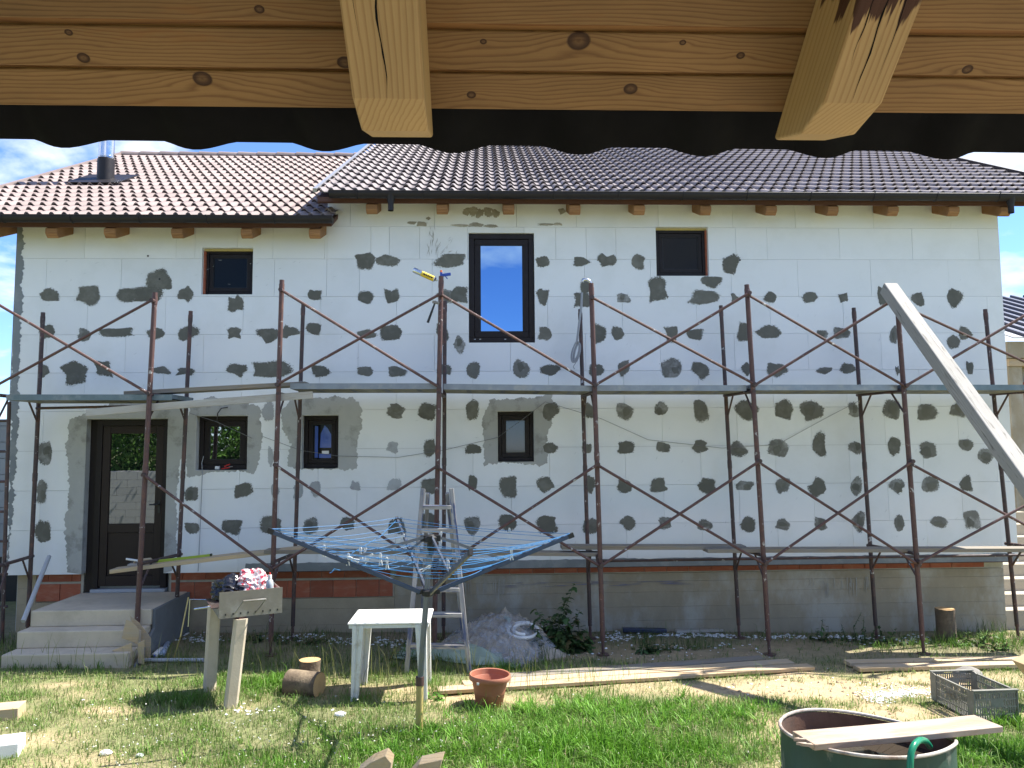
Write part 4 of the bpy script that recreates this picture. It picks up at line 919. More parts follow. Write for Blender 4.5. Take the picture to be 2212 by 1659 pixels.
# tools on the sloping plank
lv0, lv1 = P(333, 1221, 9.40), P(458, 1207, 9.43)
t = thing('spirit_level', 'lime green spirit level lying on the sloping plank', 'spirit level', lv0)
MB().beam(lv0 + V3(0, 0, .03), lv1 + V3(0, 0, .03), 0.028, 0.058).build('level_body', M['lime'], t, bevel=.003)
mb = MB(); mb.beam(lv0 + V3(0, 0, .03), lv0.lerp(lv1, 0.03) + V3(0, 0, .03), .032, .062); mb.beam(lv0.lerp(lv1, .97) + V3(0, 0, .03), lv1 + V3(0, 0, .03), .032, .062); mb.build('end_cap', M['black'], t)
q = P(308, 1222, 9.40)
t = thing('plaster_float', 'wooden plasterer float with handle lying on the end of the plank', 'float', q)
MB().beam(q + V3(-.16, 0, .015), q + V3(.16, .05, .03), 0.13, 0.02).build('float_plate', M['plank_dust'], t, bevel=.004); MB().tube([q + V3(-.10, .0, .03), q + V3(-.09, 0, .06), q + V3(.08, .03, .075), q + V3(.1, .03, .045)], 0.014, 8).build('handle', M['plank_new'], t, smooth=True)
t = thing('trowel', 'steel trowel lying beside the wooden float', 'trowel', q)
MB().prism([q + V3(-.02, -.06, .052), q + V3(.16, -.05, .056), q + V3(.11, .0, .058), q + V3(-.02, .0, .054)], (0, 0, .003)).build('blade', M['steel'], t); MB().tube([q + V3(-.03, -.03, .06), q + V3(-.18, -.03, .085)], .013, 8).build('handle', M['white'], t, smooth=True)

# ------------------------------------------------------------------ entrance steps
sx0, sx1 = P(3, 1395, 8.62).x, P(316, 1380, 8.75).x
st = thing('entrance_steps', 'three raw concrete steps up to the brown entrance door', 'steps', ((sx0 + sx1) / 2, 9, 0))
def rough_block(x0, x1, y0, y1, z0, z1, seed, n=14):
    mb = MB(); bm = bmesh.new()
    return mb.box(x0, x1, y0, y1, z0, z1)
XRs = P(327, 1306, 9.1).x
rough_block(sx0, XRs - .03, 8.62, 9.5, -0.25, 0.19, 1).build('step', M['step'], st, bevel=0.012)
rough_block(P(37, 1348, 8.88).x, XRs - .015, 8.88, 9.7, 0.1905, 0.372, 2).build('step', M['step'], st, bevel=0.012)
rough_block(P(67, 1308, 9.1).x, XRs, 9.10, WALL + 0.098, 0.3725, 0.552, 3).build('landing', M['step'], st, bevel=0.012)
MB().prism([(XRs + .001, 8.66, -.2), (XRs + .001, 8.66, .02), (XRs + .001, 8.92, .20), (XRs + .001, 9.13, .33), (XRs + .001, 9.13, .545), (XRs + .001, WALL + .09, .548), (XRs + .001, WALL + .09, -.2)], (0.035, 0, 0)).build('side_shade', M['step_side'], st, bevel=0.006)  # dark plate on the flank, painted as shade
tag(MB().tube([G(52, 1342) * 0 + P(50, 1342, 9.0), P(106, 1202, 9.75)], 0.026, 10).build('pipe', M['grey_tool'], None, smooth=True), 'grey pipe leaning beside the entrance steps', 'pipe')
# broken boards at the foot of the post by the steps
def shard(pts, Y, vec, mat, label, name='board_offcut', cat='board'):
    return tag(MB().prism([P(x, y, Y) for x, y in pts], vec).build(name, mat, None, bevel=.003), label, cat)
shard([(262, 1378), (272, 1338), (284, 1342), (300, 1360), (296, 1392), (285, 1386)], 8.80, (.02, -.03, .004), M['plank_new'], 'square pale board offcut on edge leaning left of the post')
shard([(281, 1330), (300, 1345), (325, 1378), (324, 1428), (308, 1430), (292, 1400)], 8.92, (.02, -.03, .004), M['plank_new'], 'large pale board offcut leaning behind the post by the steps')
shard([(242, 1405), (285, 1388), (285, 1424)], 8.70, (.01, -.025, .004), M['plank_new'], 'pointed pale board offcut lying against the lowest step')
shard([(298, 1390), (312, 1382), (312, 1436), (298, 1432)], 8.74, (.01, -.025, .004), M['plank_new'], 'narrow pale board offcut right of the post')
def lying_can(px0, px1, r_, mat, label, cap=None):
    a, b = G(*px0), G(*px1); a.z += r_; b.z += r_ * 1.15; ax = (b - a).normalized(); s1 = ax.cross(V3(0, 0, 1)).normalized(); s2 = ax.cross(s1); l_ = (b - a).length
    t = thing('spray_can', label, 'can', a)
    MB().lathe(a, [(0, 0), (r_ * .8, .004), (r_, .012), (r_, l_ - .02), (r_ * .6, l_), (0, l_)], 18, ax=(s1, s2, ax)).build('can_body', mat, t, smooth=True)
    MB().lathe(a, [(r_ * .45, -.03), (r_ * .45, .002)], 12, ax=(s1, s2, ax)).build('cap', cap or M['white'], t, smooth=True)
lying_can((349, 1422), (362, 1396), .033, M['can_blue'], 'pale blue can lying tilted beside the step offcuts'); lying_can((333, 1424), (350, 1410), .035, M['white'], 'white can with blue cap lying on the grass by the steps', M['blue'])
tag(MB().tube([G(302, 1432, .03), G(440, 1432, .03)], 0.022, 8).build('pipe', M['grey_tool'], None, smooth=True), 'pale pipe lying in the grass in front of the steps', 'pipe')
tag(MB().tube([G(375, 1425, .01), P(390, 1375, 8.75), P(407, 1290, 8.9)], 0.008, 6).build('cane', M['bamboo'], None), 'thin yellow cane leaning behind the grill', 'cane')

# ------------------------------------------------------------------ grill on two concrete posts
gA = G(497, 1527); gB = G(452, 1490)
t = thing('grill', 'homemade steel charcoal grill on two concrete posts', 'grill', gA)
ztop = P(497, 1332, gA.y).z
def cpost(b, zt, lean, name='leg'):
    w_ = 0.058; c_ = 0.02; prof = [(w_, -w_ + c_), (w_, w_ - c_), (w_ - c_, w_), (-w_ + c_, w_), (-w_, w_ - c_), (-w_, -w_ + c_), (-w_ + c_, -w_), (w_ - c_, -w_)]
    ca, sa = math.cos(0.42), math.sin(0.42); vs = []
    for z, o in ((GH(b.x, b.y) - .05, V3(0, 0, 0)), (zt, lean)):
        vs += [V3(b.x + x * ca - y * sa + o.x, b.y + x * sa + y * ca + o.y, z) for x, y in prof]
    MB().add(vs, [(i, (i + 1) % 8, 8 + (i + 1) % 8, 8 + i) for i in range(8)] + [tuple(range(8)), tuple(range(8, 16))]).build(name, M['step'], t)
cpost(gA, ztop - .02, V3(.075, .02, 0)); cpost(gB, ztop - .01, V3(.02, .03, 0))
A = P(473, 1328, gA.y - .10); A.z = ztop + .0; ex = V3(.50, .235, 0).normalized(); ey = V3(-.235, .50, 0).normalized(); ez = V3(0, 0, 1)
def sheet(lo, hi, name, mat='steel_grey'): return MB().frame(A, ex, ey, ez, lo, hi).build(name, M[mat], t)
Lx, Ly, Hh = 0.56, 0.62, 0.235
sheet((0, 0, 0), (Lx, 0.006, Hh), 'front_panel'); sheet((0, Ly, 0), (Lx, Ly + .006, Hh), 'back_panel'); sheet((Lx - .006, .0065, 0), (Lx, Ly - .0005, Hh - .02), 'side_panel'); sheet((0, .0065, 0), (.006, Ly - .0005, 0.085), 'side_panel'); sheet((.0065, .0065, 0.0), (Lx - .0065, Ly - .0005, .006), 'tray_floor', 'drum_in')
for k in range(8):
    u = 0.05 + k * (Lx - .1) / 7; MB().frame(A, ex, ey, ez, (u, -.002, .025), (u + .012, .0, .042)).build('vent_hole', M['black'], t)
hl = MB(); pts = [A + ex * .13 - ey * .012 + ez * .03, A + ex * .20 - ey * .06 + ez * .15, A + ex * .40 - ey * .06 + ez * .15, A + ex * .32 - ey * .012 + ez * .03]
hl.tube([pts[0], pts[1]], .006, 6); hl.tube([pts[2], pts[3]], .006, 6); hl.tube([pts[1], pts[2]], .010, 8); hl.build('handle', M['steel_grey'], t)
gr = MB()
for k in range(16): u = .02 + k * .034; gr.tube([A + ex * -.06 + ey * u + ez * .095, A + ex * (Lx - .02) + ey * u + ez * .095], .003, 5)
gr.tube([A + ex * -.06 + ey * .02 + ez * .095, A + ex * -.06 + ey * .53 + ez * .095], .005, 6); grate = gr.build('grate', M['rust_dk'], t)
mb = MB(); mb.tube([A + ex * -.06 + ey * .12 + ez * .095, A + ex * -.20 + ey * .14 + ez * .085], .008, 6); mb.build('grate_handle', M['steel'], grate); mb = MB(); mb.tube([A + ex * -.06 + ey * .50 + ez * .095, A + ex * -.20 + ey * .54 + ez * .105, A + ex * -.21 + ey * .54 + ez * -.15], .005, 6); mb.build('grate_handle', M['steel'], grate)
MB().lathe(V3(gA.x + .075, gA.y + .02, ztop - .10), [(.05, 0), (.05, .095)], 4).build('bracket', M['rust'], t)
def crumple(name, c, sx, sy, sz, mat, label, cat, seed, sub=4, amp=.28):
    bm = bmesh.new(); bmesh.ops.create_icosphere(bm, subdivisions=sub, radius=1.0)
    for v in bm.verts:
        n1 = mnoise.noise(v.co * 1.6 + Vector((seed, 0, 0))); n2 = abs(mnoise.noise(v.co * 4.2 + Vector((0, seed, 0)))); n3 = abs(mnoise.noise(v.co * 9 + Vector((0, 0, seed))))
        m = 1 + amp * n1 - amp * 1.1 * n2 - amp * .5 * n3 + .15
        v.co = Vector((v.co.x * m * sx, v.co.y * m * sy, max(v.co.z * m, -.55) * sz))
    me = bpy.data.meshes.new(name); bm.to_mesh(me); bm.free(); me.materials.append(mat)
    zmin = min(v.co.z for v in me.vertices)
    return tag(link(name, me, None, Vector(c) - V3(0, 0, zmin)), label, cat)
gc_ = A + ex * .25 + ey * .36 + ez * .10
crumple('plastic_bag', A + ex * .16 + ey * .42 + ez * .10, .19, .15, .13, M['bag_black'], 'black plastic bag crumpled on the grill grate', 'bag', 1)
crumple('plastic_bag', A + ex * .34 + ey * .36 + ez * .10, .17, .13, .17, M['bag_red'], 'red and white plastic bag crumpled on the grill', 'bag', 5)
bt_ = A + ex * .47 + ey * .16 + ez * .1
t2 = thing('squeeze_bottle', 'clear squeeze bottle with red tip standing in the grill', 'bottle', bt_)
MB().lathe(bt_, [(0, 0), (.036, .002), (.038, .02), (.034, .10), (.037, .14), (.030, .18), (.014, .20)], 18).build('bottle_body', M['bottle'], t2, smooth=True); MB().lathe(bt_ + V3(0, 0, .2), [(.019, 0), (.018, .035), (0, .036)], 14).build('cap', M['white'], t2, smooth=True); MB().lathe(bt_ + V3(0, 0, .236), [(.009, 0), (.007, .02), (0, .022)], 10).build('tip', M['red'], t2, smooth=True)

# ------------------------------------------------------------------ rotary clothes airer
pb = G(905, 1582); ph = P(925, 1278, pb.y); pt_ = P(930, 1160, pb.y)
air = thing('clothes_airer', 'rotary clothes airer with blue lines and navy arms', 'clothes airer', pb)
z1_ = P(907, 1480, pb.y)
MB().tube([pb - V3(0, 0, .1), z1_], 0.031, 14).build('ground_tube', M['bamboo'], air, smooth=True); MB().tube([z1_ - V3(0, 0, .0), z1_ + V3(0, 0, .07)], .036, 14).build('clamp', M['rust_dk'], air, smooth=True)
MB().tube([z1_, pt_ + V3(0, 0, -.02)], 0.0245, 14).build('mast', M['alu'], air, smooth=True)
hub = MB(); hub.lathe(ph - V3(0, 0, .04), [(.03, 0), (.055, .01), (.055, .05), (.03, .06)], 16); hub.beam(ph + V3(-.1, 0, 0), ph + V3(.1, 0, 0), .04, .035); hub.beam(ph + V3(0, -.1, 0), ph + V3(0, .1, 0), .04, .035); hub.build('hub', M['gasket'], air)
hub = MB(); hub.lathe(pt_ - V3(0, 0, .05), [(.028, -.1), (.03, 0), (.06, .01), (.06, .05), (.028, .07), (0, .075)], 16); hub.beam(pt_ + V3(-.085, 0, -.01), pt_ + V3(.085, 0, -.01), .04, .05); hub.beam(pt_ + V3(0, -.085, -.01), pt_ + V3(0, .085, -.01), .04, .05); hub.build('top_hub', M['gasket'], air)
ENDS = [P(581, 1146, pb.y - .28), P(857, 1121, pb.y + 1.22), P(1236, 1156, pb.y + .30), P(1017, 1193, pb.y - 1.22)]
arms = []
for i, e in enumerate(ENDS):
    d = (e - ph).normalized(); a = ph + V3(d.x, d.y, 0).normalized() * .07
    o = MB().beam(a, e, .022, .036).build('arm', M['arm'] if i in (0, 2) else M['alu'], air, bevel=.004); arms.append((a, e))
    MB().beam(e - d * .04, e + d * .012, .028, .042).build('arm_tip', M['black'], o)
    for k in range(9): q = a.lerp(e, .34 + .073 * k); MB().beam(q + V3(0, 0, .02) - d * .012, q + V3(0, 0, .02) + d * .012, .030, .010).build('line_clip', M['arm'], o)
    m = a.lerp(e, .52); u = pt_ + V3(d.x, d.y, 0).normalized() * .06; MB().beam(u, m, .016, .024).build('strut', M['alu'], air)
for k in range(10):
    f_ = .33 + .0725 * k
    for i in range(4):
        p, q = arms[i][0].lerp(arms[i][1], f_), arms[(i + 1) % 4][0].lerp(arms[(i + 1) % 4][1], f_); sg = .02 + .012 * math.sin(k * 2.1 + i)
        MB().tube([p.lerp(q, u) + V3(0, 0, .022 - 4 * sg * u * (1 - u)) for u in np.linspace(0, 1, 7)], .0026, 5, caps=False).build('line', M['cord_blue'], air)
MB().tube([P(857, 1123, pb.y + 1.2), P(820, 1160, pb.y + .8), P(760, 1195, pb.y + .4)], .003, 5).build('line', M['cord_blue'], air)
MB().tube([P(735, 1232, pb.y - .1), P(722, 1229, pb.y - .12), P(717, 1236, pb.y - .14), P(712, 1238, pb.y - .14)], .004, 5).build('line', M['cord_blue'], air)
def peg(px, py, Y, tilt, label):
    c = P(px, py, Y); h = .10; ca, sa = math.cos(tilt), math.sin(tilt)
    t = thing('clothes_peg', label, 'clothes peg', c, 'white pegs on the airer lines')
    for s_ in (-1, 1):
        pr_ = [(s_ * .006, h / 2), (s_ * .012, h * .3), (s_ * .007, 0), (s_ * .016, -h / 2), (s_ * .007, -h / 2), (s_ * .0015, -h * .02), (s_ * .0015, h / 2)]
        MB().prism([c + V3(x * ca - z * sa, -.006, x * sa + z * ca) for x, z in pr_], (0, .013, 0)).build('jaw', M['white'], t)
    MB().tube([c + V3(-.010 * ca, 0, -.01 * sa), c + V3(.010 * ca, 0, .010 * sa)], .005, 6).build('spring', M['steel_grey'], t)
Yp = pb.y
for px, py, dy, tl, lb in [(700, 1190, -.1, 0, 'leftmost white clothes peg on the airer'), (752, 1208, -.15, 0, 'white clothes peg second from the left on the airer'), (763, 1208, -.18, 1.2, 'white clothes peg lying sideways between two upright ones'), (779, 1194, -.05, .05, 'white clothes peg left of the slanting one'), (788, 1193, -.02, -.15, 'white clothes peg half hidden behind its neighbour'), (796, 1206, -.15, -.75, 'white clothes peg slanting to the right'), (822, 1208, -.2, .05, 'taller of the two pegs beside each other near the mast'), (836, 1217, -.25, .05, 'white clothes peg lowest in the pair left of the mast'), (866, 1163, .6, -.7, 'white clothes peg on the rear left arm'), (920, 1228, -.35, -1.1, 'white clothes peg lying in front of the mast'), (952, 1160, .5, -.1, 'white clothes peg just right of the top hub'), (969, 1223, -.5, .15, 'white clothes peg on the strut right of the mast'), (1101, 1152, .7, .05, 'white clothes peg alone on the far right lines'), (1105, 1197, .0, .05, 'white clothes peg on the right arm')]:
    peg(px, py, Yp + dy, tl, lb)

# ------------------------------------------------------------------ white table
fl, fr = G(770, 1512), G(905, 1500); ty = fl.y
zt = P(760, 1352, ty - .03).z + .03
t = thing('plastic_table', 'white plastic garden table with splashed top', 'table', (fl + fr) / 2)
x0, x1 = P(750, 1352, ty - .05).x, P(928, 1350, ty - .05).x; y0 = ty - .05; y1 = y0 + .62
mb = MB(); mb.box(x0, x1, y0, y1, zt - .022, zt); mb.build('table_top', M['table_white'], t, bevel=.012)
mb = MB(); mb.box(x0 + .012, x1 - .012, y0 + .012, y0 + .03, zt - .055, zt - .0225); mb.box(x0 + .012, x1 - .012, y1 - .03, y1 - .012, zt - .055, zt - .0225); mb.box(x0 + .012, x0 + .03, y0 + .031, y1 - .031, zt - .055, zt - .0225); mb.box(x1 - .03, x1 - .012, y0 + .031, y1 - .031, zt - .055, zt - .0225); mb.build('apron', M['table_white'], t, bevel=.003)
for sx, xx in ((1, x0 + .10), (-1, x1 - .085)):
    for yy, sy in ((y0 + .05, 1), (y1 - .06, -1)):
        zb = GH(xx, yy) - .02; w_ = .042; top = V3(xx, yy, zt - .0225); bot = V3(xx - sx * .03, yy - sy * .02, zb); vs = []
        for c, k in ((bot, .75), (top, 1.25)):
            vs += [c + V3(x * w_ * k, y * w_ * k, 0) for x, y in ((-1, -1), (-.3, -1), (-.2, -.75), (.2, -.75), (.3, -1), (1, -1), (1, 1), (-1, 1))]
        MB().add(vs, [(i, (i + 1) % 8, 8 + (i + 1) % 8, 8 + i) for i in range(8)] + [tuple(range(8)), tuple(range(8, 16))]).build('leg', M['table_white'], t)

# ------------------------------------------------------------------ stepladder
t = thing('stepladder', 'paint splashed wooden stepladder standing behind the table', 'stepladder', G(945, 1460))
la, lb_, ra, rb_ = P(914, 1056, 8.72), G(878, 1466), P(975, 1056, 8.72), G(1014, 1446)
lb_.y = ra.y - .35; rb_.y = lb_.y; lb_ = P(878, 1466, lb_.y); rb_ = P(1014, 1446, lb_.y); lb_.z = GH(lb_.x, lb_.y); rb_.z = GH(rb_.x, rb_.y)
for a, b in ((la, lb_), (ra, rb_)): MB().beam(a, b, .05, .075, up=(0, -1, .1)).build('rail', M['ladder'], t, bevel=.004)
for y in (1098, 1150, 1205, 1280, 1334, 1400):
    u = (y - 1056) / (1456 - 1056); a, b = la.lerp(lb_, u), ra.lerp(rb_, u); MB().beam(a + V3(.02, -.005, 0), b + V3(-.02, -.005, 0), .10, .045).build('tread', M['ladder'], t, bevel=.004)
for s_, (a, b) in ((1, (la, lb_)), (-1, (ra, rb_))):
    bb_ = V3(b.x + s_ * .07, b.y + .95, GH(b.x, b.y + .95)); MB().beam(a + V3(s_ * .05, .05, -.05), bb_, .04, .06, up=(0, 1, .1)).build('back_leg', M['ladder'], t, bevel=.004)

# ------------------------------------------------------------------ logs, pot
def log(c, ax, r_, l_, label, seed, name='log'):
    ax = Vector(ax).normalized(); s1 = ax.cross(V3(0, .3, 1)).normalized(); s2 = ax.cross(s1); t = thing(name, label, 'log', c)
    def wob(tt, r, h): k = 1 + .06 * mnoise.noise(Vector((math.cos(tt) * 1.5, math.sin(tt) * 1.5, h * 3 + seed))) + .03 * mnoise.noise(Vector((math.cos(tt) * 5, math.sin(tt) * 5, h * 9 + seed))); return (r * k * math.cos(tt), r * k * math.sin(tt), h)
    MB().lathe(c, [(r_ * 1.04, 0), (r_, l_ * .3), (r_ * .98, l_ * .7), (r_, l_ - .001)], 30, ax=(s1, s2, ax), wob=wob).build('bark', M['bark'], t, smooth=True)
    for h in (0.0005, l_ - .0008):
        mb = MB(); pts = [Vector(c) + s1 * wob(u, r_ * .985, h)[0] + s2 * wob(u, r_ * .985, h)[1] + ax * h for u in np.linspace(0, 2 * math.pi, 30, endpoint=False)]
        mb.add(pts + [Vector(c) + ax * h], [(i, (i + 1) % 30, 30) for i in range(30)], [(0, (p - Vector(c)).length + seed, 0) for p in pts] + [(0, seed, 0)]); mb.build('cut_face', M['log_end'], t, recalc=False)
g1 = G(668, 1480); log(g1 - V3(0, 0, .02), (0.02, 0, 1), .105, .27, 'short upright log with a fresh cut top', 3)
g2 = G(632, 1500); log(g2 + V3(-.05, .06, .09), (1, -.30, 0.0), .125, .33, 'thick log lying on its side in front of the upright one', 8)
g3 = P(2044, 1372, 9.72); g3.z = GH(g3.x, 9.72); log(g3 - V3(0, 0, .03), (0, 0, 1), .115, .43, 'dark upright log standing against the right end of the plinth', 12)
pc = G(1057, 1530) + V3(0, .10, 0)
t = thing('flower_pot', 'empty terracotta coloured plastic flower pot on the grass', 'flower pot', pc)
hz_ = P(1057, 1455, pc.y).z - pc.z; rt = (P(1103, 1455, pc.y).x - P(1012, 1455, pc.y).x) / 2; pax = (V3(1, 0, -.03).normalized(), V3(0, 1, 0), V3(.03, 0, 1).normalized())
MB().lathe(pc, [(0, .0), (rt * .60, .0), (rt * .64, .01), (rt * .84, hz_ - .055), (rt * .86, hz_ - .05)], 40, ax=pax).build('pot_body', M['terracotta'], t, smooth=True)
MB().lathe(pc, [(rt * .86, hz_ - .052), (rt * .97, hz_ - .048), (rt, hz_ - .03), (rt * .985, hz_ - .006), (rt * .96, hz_), (rt * .90, hz_ - .004), (rt * .86, hz_ - .05), (rt * .70, .08), (rt * .58, .015), (0, .014)], 40, ax=pax).build('rim', M['terracotta'], t, smooth=True)
MB().frame(pc + pax[2] * (hz_ - .04) + V3(-.11, -rt * .905, 0), V3(1, -.42, 0).normalized(), V3(0, 1, 0), V3(0, 0, 1), (-.012, -.004, -.01), (.012, .004, .01)).build('sticker', M['white'], t)

# ------------------------------------------------------------------ planks on the ground
def gplank(p0, p1, wd, th, mat, label, dz=0.0, dy=0.0):
    a, b = G(*p0), G(*p1); a.y += dy; b.y += dy; a.z += th / 2 + .02 + dz; b.z += th / 2 + .02 + dz; return planked('plank', a, b, wd, th, mat, label, group='planks lying on the ground')
gplank((945, 1500), (1752, 1448), .15, .035, M['plank_new'], 'front board of the long board row lying on the ground')
gplank((1000, 1489), (1710, 1439), .15, .035, M['plank_new'], 'middle board of the long board row lying on the ground', dy=.03)
gplank((1050, 1476), (1650, 1432), .15, .035, M['plank'], 'rear grey board of the long board row lying on the ground', dy=.04)
gplank((1850, 1452), (2330, 1440), .14, .04, M['plank_new'], 'front sunlit board lying on the sand behind the crate')
gplank((1832, 1442), (2330, 1430), .14, .04, M['plank_new'], 'rear sunlit board with shadow stripes lying on the sand', dy=.03)

# ------------------------------------------------------------------ sand heap under sheeting, hose, debris
def heap(name, c, sx, sy, h, mat, label, cat, seed, kind=None, n=90, rough=.16, lift=0.0, edge=0.0):
    vs = []; fs = []
    for j in range(n + 1):
        for i in range(n + 1):
            u, v = i / n * 2 - 1, j / n * 2 - 1; r_ = math.sqrt(u * u + v * v)
            k = max(0, 1 - r_ ** 1.6); nn = mnoise.fractal(Vector((u * 2.6 + seed, v * 2.6, seed)), .55, 2.1, 7)
            x, y = c.x + u * sx, c.y + v * sy; vs.append((x, y, GH(x, y) - .02 + lift + h * k * (1 + rough * 2 * nn) + rough * h * .6 * nn * (k > 0)))
    for j in range(n):
        for i in range(n):
            u, v = (i + .5) / n * 2 - 1, (j + .5) / n * 2 - 1
            if u * u + v * v < 1 + edge * mnoise.noise(Vector((u * 3, v * 3, seed + 5))): fs.append((j * (n + 1) + i, j * (n + 1) + i + 1, (j + 1) * (n + 1) + i + 1, (j + 1) * (n + 1) + i))
    me_ = MB().add(vs, fs).build(name, mat, None, smooth=False, recalc=False)
    me_.data.polygons.foreach_set('use_smooth', [True] * len(me_.data.polygons))
    return tag(me_, label, cat, kind=kind)
hc = G(1085, 1395); hc.y = 9.35
heap('sand_heap', hc, .85, .62, .36, M['sand'], 'low heap of grey sand piled against the plinth', 'sand heap', 2)
def on_heap(x, y): k = max(0, 1 - math.sqrt(((x - hc.x) / .85) ** 2 + ((y - hc.y) / .62) ** 2) ** 1.6); return GH(x, y) + .36 * k
def hit(px, py):
    d = ray(px, py).normalized(); s_ = 6.0
    while s_ < 12:
        p = EYE + d * s_
        if p.z < on_heap(p.x, p.y): return p
        s_ += .01
    return p
pm, pnt, pbn = _new('clear_sheeting'); pbn.inputs['Base Color'].default_value = (.40, .43, .47, 1); pbn.inputs['Roughness'].default_value = .22
tr_ = pnt.nodes.new('ShaderNodeBsdfTransparent'); ms_ = pnt.nodes.new('ShaderNodeMixShader'); pp = _pos(pnt)
pnt.links.new(_ramp(pnt, _noise(pnt, pp, 9, 6, .7, .6), [(.44, .14), (.68, .72)]), ms_.inputs[0]); pnt.links.new(tr_.outputs[0], ms_.inputs[1]); pnt.links.new(pbn.outputs[0], ms_.inputs[2]); pnt.links.new(ms_.outputs[0], pnt.nodes['Material Output'].inputs[0]); _bump(pnt, pbn, _noise(pnt, pp, 22, 5, .6, 1.2), .02, .8)
def drape(name, pix, mat, label, h, seed, n=44):
    "crumpled sheet over a quadrilateral on the ground, raised in folds"
    q = [hit(*p) for p in pix]; vs = []; fs = []
    for j in range(n + 1):
        for i in range(n + 1):
            u, v = i / n, j / n; b = q[0].lerp(q[1], u).lerp(q[3].lerp(q[2], u), v)
            e = 4 * min(u, 1 - u, .25) * 4 * min(v, 1 - v, .25)
            w1_ = mnoise.fractal(Vector((b.x * 3.1 + seed, b.y * 3.1, seed)), .6, 2, 4); w2_ = abs(mnoise.noise(Vector((b.x * 8 + b.y * 5, b.y * 9 - b.x * 4, seed))))
            x = b.x + .05 * mnoise.noise(Vector((b.x * 6, b.y * 6, seed + 2))); y = b.y + .05 * mnoise.noise(Vector((b.x * 6, b.y * 6, seed + 9)))
            k = max(0, 1 - math.sqrt(((x - hc.x) / .85) ** 2 + ((y - hc.y) / .62) ** 2) ** 1.6)
            vs.append((x, y, GH(x, y) + .36 * k * 1.02 + .012 + e * (h * (.45 + .6 * w1_) + .05 * (1 - w2_)) * .8))
    fs = [(j * (n + 1) + i, j * (n + 1) + i + 1, (j + 1) * (n + 1) + i + 1, (j + 1) * (n + 1) + i) for j in range(n) for i in range(n)]
    o = MB().add(vs, fs).build(name, mat, None, recalc=False); o.data.polygons.foreach_set('use_smooth', [True] * len(o.data.polygons)); return tag(o, label, 'sheet')
drape('plastic_sheet', [(952, 1412), (1140, 1447), (1200, 1400), (990, 1350)], pm, 'crumpled clear plastic sheeting over the sand heap', .05, 4)
drape('sack', [(845, 1425), (1120, 1446), (1090, 1420), (870, 1400)], M['tarp_green'], 'pale green plastic sack crumpled below the stepladder', .10, 9, 36)
drape('sack', [(1000, 1352), (1100, 1352), (1105, 1342), (1010, 1342)], M['tarp_green'], 'pale green sack behind the top of the sand heap', .06, 14, 24)
t = thing('white_hose', 'coiled white ribbed hose lying on the sand heap', 'hose', P(1130, 1370, 9.2))
pts = []
for u in np.linspace(0.2, 2 * math.pi * 1.75, 70):
    c = hit(1133 + (42 - 2 * u) * math.cos(u), 1368 - (20 - .8 * u) * math.sin(u)); c.z += .022 + .002 * u; pts.append(c)
MB().tube(pts, .020, 10).build('coil', M['white'], t, smooth=True)
MB().tube([pts[0], pts[0] + V3(.05, .02, .01)], .024, 10).build('end_fitting', M['can_blue'], t, smooth=True)
tag(MB().beam(G(1175, 1385, .04), G(1285, 1398, .05), .06, .03).build('batten', M['rust_dk'], None), 'dark old batten lying in the weeds beside the sand heap', 'batten')
tag(MB().beam(G(1345, 1367, .04), G(1440, 1369, .04), .08, .05).build('tube_offcut', M['metal_roof'], None, bevel=.01), 'dark blue tube offcut lying along the plinth', 'tube')
tag(MB().beam(G(1460, 1369, .03), G(1560, 1366, .03), .07, .03).build('slat', M['plank_dust'], None), 'thin pale slat lying along the plinth among foam crumbs', 'slat')

# ------------------------------------------------------------------ drum, board, hose, crate
dc = P(1873, 1575, 4.45); zr = dc.z; RX, RY = .475, .40
t = thing('steel_drum', 'dented open green steel drum with rusty inside', 'drum', (dc.x, dc.y, GH(dc.x, dc.y)))
def dwob(k):
    def f(tt, r, h):
        d = -.055 * max(0, math.cos(tt - .75)) ** 2 * (h > .5) - .03 * max(0, math.cos(tt - .2)) ** 3 * (h > .5)
        q = 1 + .03 * math.sin(2 * tt + .4) + .02 * math.sin(3 * tt)
        return (r * q * RX * math.cos(tt), r * q * RY * math.sin(tt), h + d)
    return f
zb = GH(dc.x, dc.y) - .02; hh = zr - zb; base = V3(dc.x, dc.y, zb)
MB().lathe(base, [(.98, 0), (1.0, .02), (1.0, hh * .33), (1.02, hh * .345), (1.0, hh * .36), (1.0, hh * .66), (1.02, hh * .675), (1.0, hh * .69), (1.0, hh - .012)], 56, wob=dwob(0)).build('shell', M['drum'], t, smooth=True)
MB().lathe(base, [(.985, hh - .012), (.97, .12), (0, .11)], 56, wob=dwob(0)).build('inside', M['drum_in'], t, smooth=True)
rp = [base + Vector(dwob(0)(u, 1.0, hh)) for u in np.linspace(0, 2 * math.pi, 57)]
MB().tube(rp, .010, 8, caps=False).build('rim', M['rim'], t, smooth=True)
wm, wnt, wb = _new('drum_water'); wb.inputs['Base Color'].default_value = (.05, .04, .03, 1); wb.inputs['Roughness'].default_value = .03
MB().lathe(base, [(.966, hh - .11), (0, hh - .11)], 40, wob=dwob(0)).build('water', wm, t)
ba_, bb_ = P(1722, 1597, 4.12), P(2142, 1568, 4.42); ba_.z = zr + .016; bb_.z = zr + .03
brd = planked('board', P(1735, 1600, 4.25), P(2136, 1563, 4.50), 0.20, .034, M['plank_drum'], 'splintered pale board lying across the green drum', 'board')
